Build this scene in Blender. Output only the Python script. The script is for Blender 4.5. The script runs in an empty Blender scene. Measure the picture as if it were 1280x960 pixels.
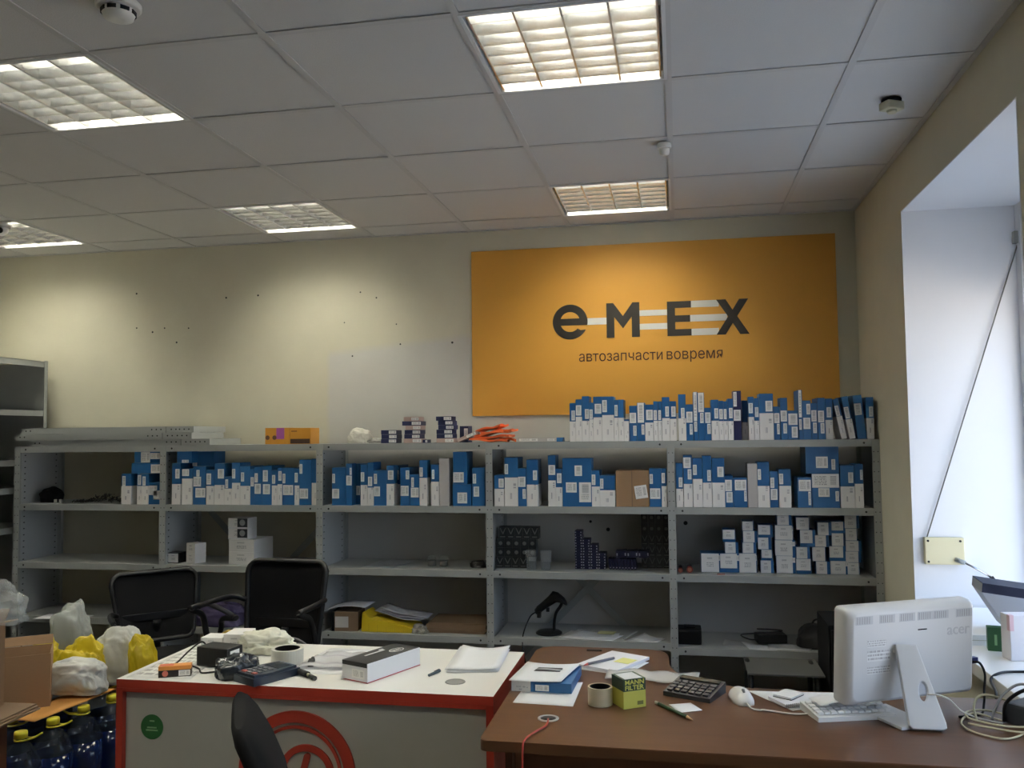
import bpy, bmesh, math, random
from mathutils import Vector, Matrix, Euler
random.seed(11)
SC = bpy.context.scene
COL = SC.collection
R = math.radians

# ---------------------------------------------------------------- camera
cam = bpy.data.cameras.new('camera')
cam.sensor_fit = 'HORIZONTAL'; cam.sensor_width = 36.0
cam.lens = 1083.418 / 1280 * 36.0
cam.clip_start = 0.05; cam.clip_end = 200
camo = bpy.data.objects.new('camera', cam); COL.objects.link(camo)
def look(yaw, pitch, roll):
    f = Vector((-math.sin(yaw)*math.cos(pitch), math.cos(yaw)*math.cos(pitch), math.sin(pitch)))
    r = Vector((math.cos(yaw), math.sin(yaw), 0)); u = r.cross(f)
    r2 = r*math.cos(roll)+u*math.sin(roll); u2 = -r*math.sin(roll)+u*math.cos(roll)
    return Matrix((r2, u2, -f)).transposed().to_4x4()
camo.matrix_world = Matrix.Translation((0, 0, 1.5)) @ look(0.188708, 0.0569363, -0.0109059)
SC.camera = camo

# ---------------------------------------------------------------- world, sun, exposure
SC.view_settings.view_transform = 'Standard'
SC.view_settings.look = 'None'
SC.view_settings.gamma = 1.0
SC.view_settings.use_curve_mapping = False
SC.view_settings.exposure = 0.0
TUBE = 80.0
SKY = 5.0
world = bpy.data.worlds.new('sky'); SC.world = world
world.use_nodes = True
wn = world.node_tree; wn.nodes.clear()
wo = wn.nodes.new('ShaderNodeOutputWorld'); wb = wn.nodes.new('ShaderNodeBackground')
tc = wn.nodes.new('ShaderNodeTexCoord'); sx = wn.nodes.new('ShaderNodeSeparateXYZ')
cr = wn.nodes.new('ShaderNodeValToRGB')
cr.color_ramp.elements[0].position = 0.0; cr.color_ramp.elements[0].color = (0.78, 0.89, 1.0, 1)
cr.color_ramp.elements[1].position = 0.9; cr.color_ramp.elements[1].color = (0.33, 0.55, 1.0, 1)
wn.links.new(tc.outputs['Generated'], sx.inputs[0]); wn.links.new(sx.outputs['Z'], cr.inputs[0])
wn.links.new(cr.outputs[0], wb.inputs['Color']); wb.inputs['Strength'].default_value = SKY
wn.links.new(wb.outputs[0], wo.inputs['Surface'])
sun = bpy.data.lights.new('sun', 'SUN'); sun.energy = 70.0; sun.angle = R(0.6); sun.color = (1, .90, .76)
suno = bpy.data.objects.new('sun', sun); COL.objects.link(suno)
suno.rotation_euler = Vector((0.75, 0.22, -0.50)).to_track_quat('-Z', 'Y').to_euler()

# ---------------------------------------------------------------- materials
def M_(name, col, rough=.6, metal=0., noise=0., scale=20., bump=0., spec=.5, stretch=(1, 1, 1), coords='Object', trans=0., alpha=1.):
    m = bpy.data.materials.new(name); m.use_nodes = True
    nt = m.node_tree; b = nt.nodes['Principled BSDF']
    b.inputs['Base Color'].default_value = (*col, 1); b.inputs['Roughness'].default_value = rough
    b.inputs['Metallic'].default_value = metal; b.inputs['Specular IOR Level'].default_value = spec
    if noise or bump:
        t = nt.nodes.new('ShaderNodeTexCoord'); mp = nt.nodes.new('ShaderNodeMapping'); mp.inputs['Scale'].default_value = stretch
        n = nt.nodes.new('ShaderNodeTexNoise'); n.inputs['Scale'].default_value = scale; n.inputs['Detail'].default_value = 4
        nt.links.new(t.outputs[coords], mp.inputs[0]); nt.links.new(mp.outputs[0], n.inputs['Vector'])
        if noise:
            mx = nt.nodes.new('ShaderNodeMix'); mx.data_type = 'RGBA'
            mx.inputs['A'].default_value = (*[c*(1-noise) for c in col], 1); mx.inputs['B'].default_value = (*[min(1, c*(1+noise)) for c in col], 1)
            nt.links.new(n.outputs['Fac'], mx.inputs['Factor']); nt.links.new(mx.outputs['Result'], b.inputs['Base Color'])
        if bump:
            bp = nt.nodes.new('ShaderNodeBump'); bp.inputs['Strength'].default_value = bump; bp.inputs['Distance'].default_value = .004
            nt.links.new(n.outputs['Fac'], bp.inputs['Height']); nt.links.new(bp.outputs[0], b.inputs['Normal'])
    return m
class NB:
    """tiny node-math helper"""
    def __init__(s, nt): s.nt = nt
    def m(s, op, a, b=0., c=0.):
        n = s.nt.nodes.new('ShaderNodeMath'); n.operation = op
        for i, v in enumerate((a, b, c)):
            if isinstance(v, (int, float)): n.inputs[i].default_value = v
            else: s.nt.links.new(v, n.inputs[i])
        return n.outputs[0]
    def rng(s, v, lo, hi): return s.m('MULTIPLY', s.m('GREATER_THAN', v, lo), s.m('LESS_THAN', v, hi))
def print_mat(name, base, ink, bars, lines, rough=.55, extra=None):
    """paper or board with printed bars (u0,u1,v0,v1) and text lines (u0,u1,v0,v1,count); front faces look along y, u=x, v=z"""
    m = bpy.data.materials.new(name); m.use_nodes = True; nt = m.node_tree; q = NB(nt)
    b = nt.nodes['Principled BSDF']; b.inputs['Roughness'].default_value = rough
    t = nt.nodes.new('ShaderNodeTexCoord'); s = nt.nodes.new('ShaderNodeSeparateXYZ'); nt.links.new(t.outputs['Generated'], s.inputs[0])
    oi = nt.nodes.new('ShaderNodeObjectInfo')
    u, v = s.outputs['X'], s.outputs['Z']; rnd = oi.outputs['Random']
    if extra == 'top': v = s.outputs['Y']
    tot = None
    def noise1(val, sc, off):
        n = nt.nodes.new('ShaderNodeTexNoise'); n.noise_dimensions = '1D'; n.inputs['Scale'].default_value = sc; n.inputs['Detail'].default_value = 1
        nt.links.new(q.m('ADD', val, q.m('MULTIPLY', off, 37.)), n.inputs['W']); return n.outputs['Fac']
    def plus(x):
        nonlocal tot
        tot = x if tot is None else q.m('MAXIMUM', tot, x)
    for (u0, u1, v0, v1) in bars:
        st = q.m('GREATER_THAN', noise1(v, 45, rnd), .47)
        plus(q.m('MULTIPLY', q.m('MULTIPLY', q.rng(u, u0, u1), q.rng(v, v0, v1)), st))
    for (u0, u1, v0, v1, cnt) in lines:
        ph = q.m('MULTIPLY', q.m('DIVIDE', q.m('SUBTRACT', v, v0), v1-v0), cnt)
        on = q.m('GREATER_THAN', q.m('FRACT', ph), .45)
        row = q.m('ADD', rnd, q.m('MULTIPLY', q.m('FLOOR', ph), .37))
        wd = q.m('GREATER_THAN', noise1(u, 22, row), .46)
        plus(q.m('MULTIPLY', q.m('MULTIPLY', q.rng(u, u0, u1), q.rng(v, v0, v1)), q.m('MULTIPLY', on, wd)))
    mx = nt.nodes.new('ShaderNodeMix'); mx.data_type = 'RGBA'
    mx.inputs['A'].default_value = (*base, 1); mx.inputs['B'].default_value = (*ink, 1)
    nt.links.new(q.m('MULTIPLY', tot, .55), mx.inputs['Factor']); nt.links.new(mx.outputs['Result'], b.inputs['Base Color'])
    return m
def emit(name, col, st):
    m = bpy.data.materials.new(name); m.use_nodes = True; nt = m.node_tree
    b = nt.nodes['Principled BSDF']; b.inputs['Base Color'].default_value = (.8, .8, .8, 1)
    b.inputs['Emission Color'].default_value = (*col, 1); b.inputs['Emission Strength'].default_value = st
    return m
def clear(name, col, fac, rough=.05, base=None):
    """thin clear sheet: mostly straight-through, some gloss"""
    m = bpy.data.materials.new(name); m.use_nodes = True; nt = m.node_tree
    for n in list(nt.nodes):
        if n.type == 'BSDF_PRINCIPLED': nt.nodes.remove(n)
    o = [n for n in nt.nodes if n.type == 'OUTPUT_MATERIAL'][0]
    tr = nt.nodes.new('ShaderNodeBsdfTransparent'); tr.inputs[0].default_value = (*col, 1)
    g = nt.nodes.new('ShaderNodeBsdfPrincipled'); g.inputs['Roughness'].default_value = rough; g.inputs['Base Color'].default_value = (*(base or col), 1)
    mx = nt.nodes.new('ShaderNodeMixShader'); mx.inputs[0].default_value = fac
    nt.links.new(tr.outputs[0], mx.inputs[1]); nt.links.new(g.outputs[0], mx.inputs[2]); nt.links.new(mx.outputs[0], o.inputs[0])
    return m

MAT = dict(
    cream=None,
    tile=M_('ceiling_board', (.70, .69, .68), .9, noise=.05, scale=220, bump=.25),
    rail=M_('ceiling_rail_paint', (.62, .61, .60), .5),
    floor=M_('floor_vinyl', (.075, .066, .056), .45, noise=.12, scale=9),
    white=M_('white_paint', (.80, .80, .80), .45),
    wwhite=M_('white_laminate', (.82, .81, .77), .35, noise=.02, scale=8),
    reveal=M_('reveal_plaster', (.80, .80, .82), .8, noise=.02, scale=6),
    steel=M_('grey_shelf_paint', (.36, .375, .365), .45, noise=.06, scale=12),
    steeld=M_('dark_hole', (.02, .02, .02), .7),
    alu=M_('louvre_aluminium', (.80, .80, .79), .24, metal=1.),
    blue=M_('blue_carton', (.012, .105, .285), .42, noise=.05, scale=30),
    navy=M_('navy_carton', (.012, .014, .075), .4),
    cartonw=print_mat('white_carton', (.86, .84, .82), (.10, .09, .16), [(.66, .86, .36, .47)], [(.40, .55, .05, .27, 1)]),
    labelw=print_mat('printed_label', (.86, .85, .83), (.08, .08, .10), [(.68, .90, .2, .85)], [(.10, .55, .15, .85, 6)]),
    labelv=print_mat('narrow_printed_label', (.86, .85, .83), (.08, .08, .10), [(.25, .8, .45, .9)], [(.2, .8, .1, .4, 3)]),
    boxw=print_mat('small_white_carton', (.82, .81, .80), (.12, .12, .16), [(.33, .62, .70, .80)], [(.30, .70, .25, .52, 3)]),
    plainw=M_('plain_pale_carton', (.52, .50, .49), .6, noise=.04, scale=30),
    kraft=M_('brown_cardboard', (.30, .185, .10), .8, noise=.06, scale=40, stretch=(1, 1, 6)),
    kraftd=M_('dark_brown_cardboard', (.20, .13, .08), .85, noise=.06, scale=40),
    black=M_('black_plastic', (.006, .006, .007), .45, spec=.3),
    blackm=M_('black_matt', (.005, .005, .006), .85, noise=.1, scale=200, spec=.15),
    red=M_('red_laminate_edge', (.36, .035, .02), .4),
    paper=M_('white_paper', (.76, .77, .79), .7),
    orange=M_('orange_film', (.80, .15, .04), .4),
    yellow=M_('yellow_plastic', (.72, .56, .02), .4),
)
def wall_mat():
    """cream paint with one lighter repainted patch on the back wall and faint smears"""
    m = M_('cream_wall_paint', (.64, .61, .48), .85)
    nt = m.node_tree; q = NB(nt); b = nt.nodes['Principled BSDF']
    g = nt.nodes.new('ShaderNodeNewGeometry'); s = nt.nodes.new('ShaderNodeSeparateXYZ'); nt.links.new(g.outputs['Position'], s.inputs[0])
    n = nt.nodes.new('ShaderNodeTexNoise'); n.inputs['Scale'].default_value = 5; n.inputs['Detail'].default_value = 5; nt.links.new(g.outputs['Position'], n.inputs['Vector'])
    x = q.m('ADD', s.outputs['X'], q.m('MULTIPLY', q.m('SUBTRACT', n.outputs['Fac'], .5), .05)); z = s.outputs['Z']
    top = q.m('ADD', 2.07, q.m('MULTIPLY', q.m('ADD', x, 1.65), .09))
    ss = lambda v, w: q.m('MINIMUM', 1., q.m('MAXIMUM', 0., q.m('DIVIDE', v, w)))
    patch = q.m('MULTIPLY', ss(q.m('ADD', x, 2.125), .03), q.m('MULTIPLY', ss(q.m('SUBTRACT', -1.10, x), .02), ss(q.m('SUBTRACT', top, z), .05)))
    patch2 = q.m('MULTIPLY', ss(q.m('ADD', x, 1.25), .02), ss(q.m('SUBTRACT', 1.65, z), .02))
    patch = q.m('MULTIPLY', q.m('MAXIMUM', patch, patch2), q.m('GREATER_THAN', s.outputs['Y'], 4.9))
    mx = nt.nodes.new('ShaderNodeMix'); mx.data_type = 'RGBA'
    mx.inputs['A'].default_value = (.64, .61, .48, 1); mx.inputs['B'].default_value = (.60, .59, .55, 1)
    nt.links.new(patch, mx.inputs['Factor'])
    mx2 = nt.nodes.new('ShaderNodeMix'); mx2.data_type = 'RGBA'; mx2.blend_type = 'MULTIPLY'; mx2.inputs['Factor'].default_value = .12
    nt.links.new(mx.outputs['Result'], mx2.inputs['A']); nt.links.new(n.outputs['Fac'], mx2.inputs['B'])
    nt.links.new(mx2.outputs['Result'], b.inputs['Base Color'])
    return m
MAT['cream'] = wall_mat()
def wood_mat(name, a, c, axis=(1, 12, 12), rough=.35):
    m = M_(name, a, rough, spec=.3); nt = m.node_tree; b = nt.nodes['Principled BSDF']
    t = nt.nodes.new('ShaderNodeTexCoord'); mp = nt.nodes.new('ShaderNodeMapping'); mp.inputs['Scale'].default_value = axis
    n = nt.nodes.new('ShaderNodeTexNoise'); n.inputs['Scale'].default_value = 3.2; n.inputs['Detail'].default_value = 6; n.inputs['Distortion'].default_value = .6
    mx = nt.nodes.new('ShaderNodeMix'); mx.data_type = 'RGBA'; mx.inputs['A'].default_value = (*a, 1); mx.inputs['B'].default_value = (*c, 1)
    nt.links.new(t.outputs['Object'], mp.inputs[0]); nt.links.new(mp.outputs[0], n.inputs['Vector'])
    nt.links.new(n.outputs['Fac'], mx.inputs['Factor']); nt.links.new(mx.outputs['Result'], b.inputs['Base Color'])
    return m
MAT['wood'] = wood_mat('brown_desk_laminate', (.060, .027, .013), (.118, .056, .027), rough=.30)
MAT['woodd'] = wood_mat('dark_desk_laminate', (.10, .038, .018), (.17, .07, .036))

# ---------------------------------------------------------------- mesh helpers
def nb(): return bmesh.new()
def bx(bm, lo, hi, mi=0, M=None, bev=0.):
    x0, y0, z0 = lo; x1, y1, z1 = hi
    vs = [bm.verts.new(p) for p in ((x0, y0, z0), (x1, y0, z0), (x1, y1, z0), (x0, y1, z0), (x0, y0, z1), (x1, y0, z1), (x1, y1, z1), (x0, y1, z1))]
    fs = [bm.faces.new([vs[i] for i in f]) for f in ((0, 3, 2, 1), (4, 5, 6, 7), (0, 1, 5, 4), (1, 2, 6, 5), (2, 3, 7, 6), (3, 0, 4, 7))]
    for f in fs: f.material_index = mi
    if bev:
        es = list({e for f in fs for e in f.edges})
        r = bmesh.ops.bevel(bm, geom=es, offset=bev, segments=2, affect='EDGES', profile=.7)
        vs = list({v for f in r['faces'] for v in f.verts} | {v for v in vs if v.is_valid})
        for f in r['faces']: f.material_index = mi
    if M is not None: bmesh.ops.transform(bm, matrix=M, verts=vs)
    return bm
def ring(bm, c, ax, r, n, ry=None, ph=0.):
    ax = Vector(ax).normalized(); a = ax.orthogonal().normalized() if abs(ax.z) < .95 else Vector((1, 0, 0)); b = ax.cross(a)
    return [bm.verts.new(Vector(c)+a*(r*math.cos(ph+2*math.pi*i/n))+b*((ry or r)*math.sin(ph+2*math.pi*i/n))) for i in range(n)]
def skin(bm, rs, mi=0, caps=True, smooth=True):
    n = len(rs[0])
    for p, q in zip(rs, rs[1:]):
        for i in range(n):
            f = bm.faces.new((p[i], p[(i+1) % n], q[(i+1) % n], q[i])); f.material_index = mi; f.smooth = smooth
    if caps:
        for rr, rev in ((rs[0], True), (rs[-1], False)):
            f = bm.faces.new(list(reversed(rr)) if rev else rr); f.material_index = mi
def cyl(bm, p0, p1, r0, r1=None, n=14, mi=0, caps=True):
    d = Vector(p1)-Vector(p0)
    skin(bm, [ring(bm, p0, d, r0, n), ring(bm, p1, d, r0 if r1 is None else r1, n)], mi, caps); return bm
def lathe(bm, prof, c=(0, 0, 0), n=20, mi=0, caps=True):
    c = Vector(c)
    rs = [[bm.verts.new(c+Vector((r*math.cos(2*math.pi*i/n), r*math.sin(2*math.pi*i/n), z))) for i in range(n)] for r, z in prof]
    skin(bm, rs, mi, caps); return bm
def crv(pts, k=6):
    P = [Vector(p) for p in pts]; P = [P[0]*2-P[1]]+P+[P[-1]*2-P[-2]]; out = []
    for i in range(1, len(P)-2):
        a, b, c, d = P[i-1:i+3]
        for s in range(k):
            t = s/k; out.append(.5*((2*b)+(c-a)*t+(2*a-5*b+4*c-d)*t*t+(3*b-a-3*c+d)*t**3))
    out.append(P[-2]); return out
def tube(bm, pts, r, n=7, mi=0, k=6, smoothpath=True):
    pts = crv(pts, k) if smoothpath else [Vector(p) for p in pts]
    rs = []; a = None
    for i, p in enumerate(pts):
        d = (pts[min(i+1, len(pts)-1)]-pts[max(i-1, 0)]).normalized()
        if a is None: a = d.orthogonal().normalized()
        a = (a-d*a.dot(d)); a = a.normalized() if a.length > 1e-6 else d.orthogonal().normalized()
        b = d.cross(a); rr = r(i/(len(pts)-1)) if callable(r) else r
        rs.append([bm.verts.new(p+a*rr*math.cos(2*math.pi*j/n)+b*rr*math.sin(2*math.pi*j/n)) for j in range(n)])
    skin(bm, rs, mi); return bm
def prism(bm, out, h0, h1, M=None, mi=0, smooth=False):
    """outline in local xy, extruded along z from h0 to h1"""
    a = [bm.verts.new((x, y, h0)) for x, y in out]; b = [bm.verts.new((x, y, h1)) for x, y in out]
    n = len(out)
    f = bm.faces.new(list(reversed(a))); f.material_index = mi
    f = bm.faces.new(b); f.material_index = mi
    for i in range(n):
        f = bm.faces.new((a[i], a[(i+1) % n], b[(i+1) % n], b[i])); f.material_index = mi; f.smooth = smooth
    if M is not None: bmesh.ops.transform(bm, matrix=M, verts=a+b)
    return bm
def sheet(bm, f, nu, nv, th=.0006, mi=0, smooth=True):
    """thin solid sheet through points f(u,v)"""
    top = [[Vector(f(i/nu, j/nv)) for j in range(nv+1)] for i in range(nu+1)]
    A = [[bm.verts.new(p) for p in r] for r in top]; B = [[bm.verts.new(p-Vector((0, 0, th))) for p in r] for r in top]
    for i in range(nu):
        for j in range(nv):
            q = bm.faces.new((A[i][j], A[i+1][j], A[i+1][j+1], A[i][j+1])); q.smooth = smooth; q.material_index = mi
            q = bm.faces.new((B[i][j+1], B[i+1][j+1], B[i+1][j], B[i][j])); q.smooth = smooth; q.material_index = mi
    def side(p, q, r, s):
        w = bm.faces.new((p, q, r, s)); w.material_index = mi
    for i in range(nu):
        side(A[i+1][0], A[i][0], B[i][0], B[i+1][0]); side(A[i][nv], A[i+1][nv], B[i+1][nv], B[i][nv])
    for j in range(nv):
        side(A[0][j], A[0][j+1], B[0][j+1], B[0][j]); side(A[nu][j+1], A[nu][j], B[nu][j], B[nu][j+1])
    return bm
XZ = lambda y: Matrix(((1, 0, 0, 0), (0, 0, -1, y), (0, 1, 0, 0), (0, 0, 0, 1)))     # local xy -> world xz, extrude towards -y
def mesh(name, bm, mats):
    me = bpy.data.meshes.new(name)
    bmesh.ops.recalc_face_normals(bm, faces=bm.faces[:])
    bm.to_mesh(me); bm.free()
    for m in (mats if isinstance(mats, (list, tuple)) else [mats]): me.materials.append(MAT[m] if isinstance(m, str) else m)
    return me
def link(name, me, parent=None, loc=(0, 0, 0), rz=0., rot=None):
    o = bpy.data.objects.new(name, me); COL.objects.link(o)
    o.location = loc; o.rotation_euler = rot if rot else (0, 0, rz)
    if parent is not None: o.parent = parent
    return o
def obj(name, bm, mats, parent=None, loc=(0, 0, 0), rz=0., rot=None): return link(name, mesh(name, bm, mats), parent, loc, rz, rot)
def tag(o, label, cat, group=None):
    o['label'] = label; o['category'] = cat
    if group: o['group'] = group
    return o
def thing(name, label, cat, loc=(0, 0, 0), rz=0., group=None, rot=None): return tag(link(name, None, None, loc, rz, rot), label, cat, group)
def struct(name, bm, mats, parent=None):
    o = obj(name, bm, mats, parent)
    if parent is None: o['kind'] = 'structure'
    return o
def text_bm(s, size, depth=.001, align='CENTER', M=None, bold=0., space=1.):
    cu = bpy.data.curves.new('t', 'FONT'); cu.body = s; cu.size = size; cu.extrude = depth/2; cu.align_x = align; cu.offset = bold; cu.space_character = space
    cu.resolution_u = 3
    o = bpy.data.objects.new('t', cu); COL.objects.link(o)
    dg = bpy.context.evaluated_depsgraph_get(); me = bpy.data.meshes.new_from_object(o.evaluated_get(dg))
    bm = bmesh.new(); bm.from_mesh(me)
    bpy.data.objects.remove(o); bpy.data.curves.remove(cu); bpy.data.meshes.remove(me)
    if M is not None: bmesh.ops.transform(bm, matrix=M, verts=bm.verts[:])
    return bm

# ---------------------------------------------------------------- the room
XL, XR, YB, YF, ZC = -4.45, 0.985, 5.017, -1.6, 2.716
WY0, WY1, WZ0, WZ1, XO = 2.70, 4.03, 0.715, 2.46, 1.50       # window opening in the right wall
struct('floor', bx(nb(), (XL, YF, -.05), (XO+.05, YB, 0)), 'floor')
wb_ = struct('wall_back', bx(nb(), (XL-.1, YB, 0), (XR+.3, YB+.1, 2.9)), 'cream')
struct('wall_left', bx(nb(), (XL-.1, YF, 0), (XL, YB, 2.9)), 'cream')
struct('wall_front', bx(nb(), (XL-.1, YF-.1, 0), (XO, YF, 2.9)), 'cream')
WINS = [(WY0, WY1), (1.05, 2.38)]       # the second recess lies just outside the right edge of the view
b = nb()
bx(b, (XR, YF, 0), (XO+.05, 1.05, 2.9)); bx(b, (XR, 2.38, 0), (XO+.05, WY0, 2.9)); bx(b, (XR, WY1, 0), (XO+.05, YB, 2.9))
for y0, y1 in WINS: bx(b, (XR, y0, 0), (XO+.05, y1, WZ0-.04)); bx(b, (XR, y0, WZ1), (XO+.05, y1, 2.9))
wr = struct('wall_right', b, 'cream')
b = nb()   # plastered lining of the window recesses
for y0, y1 in WINS: bx(b, (XR-.001, y1-.004, WZ0), (XO-.06, y1+.001, WZ1)); bx(b, (XR-.001, y0-.001, WZ0), (XO-.06, y0+.004, WZ1)); bx(b, (XR-.001, y0, WZ1-.004), (XO-.06, y1, WZ1+.001))
struct('reveal_lining', b, 'reveal', wr)
for (x, z, r) in ((-3.427, 2.43, .006), (-2.796, 2.378, .006), (-2.578, 2.384, .006), (-3.423, 2.206, .005), (-3.309, 2.176, .006), (-3.224, 2.199, .005), (-3.138, 2.104, .006), (-3.055, 2.193, .005), (-1.9, 2.376, .005), (-1.797, 2.338, .005), (-1.32, 2.048, .007), (-1.645, 2.048, .005), (-1.952, 1.984, .005), (-2.004, 2.192, .004), (-1.67, 2.171, .004), (-.407, .945, .011), (-.507, .989, .008), (.029, .985, .012), (.162, 1.044, .008)):
    obj('screw_hole', cyl(nb(), (x, YB+.01, z), (x, YB-.0015, z), r, n=10), 'steeld', wb_)
# window in the recess: frame, two panes, roller shutter let down part of the way
GLASS = clear('window_glass', (.97, .98, .98), .06); SILLM = M_('sill_laminate', (.80, .80, .79), .25)
for wi, (y0_, y1_) in enumerate(WINS):
    win = thing(f'window_{wi+1}', ['white framed window in the right wall recess, shutter partly down', 'second window in the right wall, nearer than the first and out of view'][wi], 'window'); win['kind'] = 'structure'
    b = nb(); x0, x1 = XO-.06, XO; ym = (y0_+y1_)/2
    for lo, hi in (((x0, y0_, WZ0), (x1, y0_+.06, WZ1)), ((x0, y1_-.06, WZ0), (x1, y1_, WZ1)), ((x0, y0_+.06, WZ0), (x1, y1_-.06, WZ0+.06)), ((x0, y0_+.06, WZ1-.06), (x1, y1_-.06, WZ1)), ((x0, ym-.03, WZ0+.06), (x1, ym+.03, WZ1-.06))): bx(b, lo, hi, bev=.004)
    obj('window_frame', b, 'white', win)
    for y0, y1 in ((y0_+.06, ym-.03), (ym+.03, y1_-.06)): obj('pane', bx(nb(), (XO-.034, y0, WZ0+.06), (XO-.028, y1, WZ1-.06)), GLASS, win)
    for k in range(11 if wi == 0 else 19):
        z = (2.03 if wi == 0 else 1.71)+k*.04; obj('shutter_slat', bx(nb(), (XO+.055, y0_-.03, z), (XO+.066, y1_+.03, z+.038), bev=.003), 'steel', win)
    b = nb(); bx(b, (.915 if wi == 0 else XR+.001, y0_-(.03 if wi == 0 else 0), WZ0-.005), (XO-.06, y1_-.005, .752), bev=.004); struct('window_sill', b, SILLM)
b = nb(); bx(b, (-60, -60, -.6), (60, 60, -.5))
struct('ground_outside', b, M_('pavement', (.55, .50, .44), .9, noise=.1, scale=2))

# ---- suspended ceiling: boards, rails and lamps on a 0.6 m grid
GX, GY = -.0083, 2.978
LAMPS = [(-1, -1), (-1, 2), (-4, -1), (-4, 2), (-7, 2), (-7, -1), (-1, -4), (-4, -4)]
ceil = struct('ceiling', bx(nb(), (XL-.05, YF-.05, 2.90), (XO, YB+.05, 2.95)), 'white')
tiles = {}
def clampi(v, lo, hi): return max(lo, min(hi, v))
for i in range(-8, 3):
    for j in range(-8, 4):
        if (i, j) in LAMPS: continue
        x0, x1 = clampi(GX+.6*i+.003, XL, XR), clampi(GX+.6*i+.597, XL, XR); y0, y1 = clampi(GY+.6*j+.003, YF, YB), clampi(GY+.6*j+.597, YF, YB)
        if x1-x0 < .02 or y1-y0 < .02: continue
        key = (round(x1-x0, 4), round(y1-y0, 4))
        if key not in tiles: tiles[key] = mesh('ceiling_board', bx(nb(), (0, 0, 0), (key[0], key[1], .014), bev=.0012), 'tile')
        link('ceiling_board', tiles[key], ceil, (x0, y0, ZC+.001+random.uniform(0, .0012)))
def rail(x0, x1, y0, y1, dz=0.):
    b = nb(); bx(b, (x0, y0, ZC-.0035+dz), (x1, y1, ZC-.0005+dz)); obj('ceiling_rail', b, 'rail', ceil)
for i in range(-7, 2): rail(GX+.6*i-.012, GX+.6*i+.012, YF, YB)
for j in range(-7, 4): rail(XL, XR, GY+.6*j-.012, GY+.6*j+.012, .0007)
b = nb(); bx(b, (XL, YB-.02, ZC-.0045), (XR, YB, ZC-.001)); bx(b, (XR-.02, YF, ZC-.0045), (XR, YB-.02, ZC-.001)); bx(b, (XL, YF, ZC-.0045), (XL+.02, YB-.02, ZC-.001))
obj('edge_trim', b, 'rail', ceil)
bright = emit('lit_tube', (1, .97, .82), TUBE)
b = nb()
h = .2975
for lo, hi in (((-h, -h, -.004), (h, -h+.012, .02)), ((-h, h-.012, -.004), (h, h, .02)), ((-h, -h+.012, -.004), (-h+.012, h-.012, .02)), ((h-.012, -h+.012, -.004), (h, h-.012, .02))): bx(b, lo, hi)
L_frame = mesh('frame', b, 'white')
b = nb()
for lo, hi in (((-h+.001, -h+.001, .15), (h-.001, h-.001, .154)), ((-h+.001, -h+.001, .021), (-h+.006, h-.001, .15)), ((h-.006, -h+.001, .021), (h-.001, h-.001, .15)), ((-h+.006, -h+.001, .021), (h-.006, -h+.006, .15)), ((-h+.006, h-.006, .021), (h-.006, h-.001, .15))): bx(b, lo, hi)
L_pan = mesh('reflector_pan', b, 'white')
L_tube = mesh('tube', cyl(nb(), (0, -.275, 0), (0, .275, 0), .013, n=8), bright)
b = nb(); prism(b, [(-.003, 0), (.003, 0), (.017, .060), (-.017, .060)], -.284, .284, Matrix(((1, 0, 0, 0), (0, 0, 1, 0), (0, 1, 0, 0), (0, 0, 0, 1))))
L_long = mesh('long_blade', b, 'alu')
b = nb(); prism(b, [(-.0012, 0), (.0012, 0), (.009, .038), (-.009, .038)], -.284, .284, Matrix(((0, 0, 1, 0), (1, 0, 0, 0), (0, 1, 0, 0), (0, 0, 0, 1))))
L_cross = mesh('cross_blade', b, 'alu')
LNAME = {(-1, -1): 'nearest bright square louvre lamp at top middle of the ceiling', (-1, 2): 'square louvre lamp in the ceiling above the orange sign', (-4, -1): 'large square louvre lamp in the ceiling at upper left', (-4, 2): 'square louvre lamp above the bare cream wall, second from left in back row', (-7, 2): 'leftmost square louvre lamp of back row, cut by left frame edge'}
for (i, j) in LAMPS:
    t = thing('ceiling_lamp', LNAME.get((i, j)) or ({(-7, -1): 'square louvre lamp in front row, beyond the left frame edge', (-1, -4): 'square louvre lamp overhead near the camera, right of the two', (-4, -4): 'square louvre lamp overhead near the camera, left of the two'}[(i, j)]), 'lamp', (GX+.6*i+.3, GY+.6*j+.3, ZC), group='square louvre ceiling lamps')
    link('frame', L_frame, t); link('reflector_pan', L_pan, t)
    for k in range(4): link('tube', L_tube, t, (-.2055+.137*k, 0, .085))
    for k in range(5): link('long_blade', L_long, t, (-.274+.137*k, 0, 0))
    for k in range(7): link('cross_blade', L_cross, t, (0, -.228+.076*k, .001))

# ---- detectors and camera on the ceiling
def round_detector(name, label, x, y, r, dark):
    t = thing(name, label, 'smoke detector', (x, y, ZC-.004))
    obj('mounting_base', lathe(nb(), [(r*.9, 0), (r, -.006), (r, -.018), (r*.92, -.022)], n=28), 'wwhite', t)
    b = lathe(nb(), [(r*.72, -.0215), (r*.74, -.032), (r*.66, -.046), (r*.3, -.052)], n=28); obj('head', b, 'wwhite', t)
    if dark:
        for k in range(8):
            a = k*math.pi/4+.2
            obj('vent_slot', bx(nb(), (-.012, -.002, -.005), (.012, .002, .005)), 'steeld', t, (r*.725*math.cos(a), r*.725*math.sin(a), -.031), a+math.pi/2)
round_detector('smoke_detector', 'round white smoke detector with dark slots on ceiling, upper left', -1.506, 2.105, .06, True)
round_detector('motion_sensor', 'small plain white round sensor on ceiling beside lamp above sign', -.033, 3.645, .03, False)
t = thing('fire_detector', 'small cream square detector on ceiling near the right wall', 'smoke detector', (.797, 3.338, ZC-.004), .5)
obj('mounting_base', lathe(nb(), [(.035, 0), (.035, -.010)], n=24), 'blackm', t)
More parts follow.
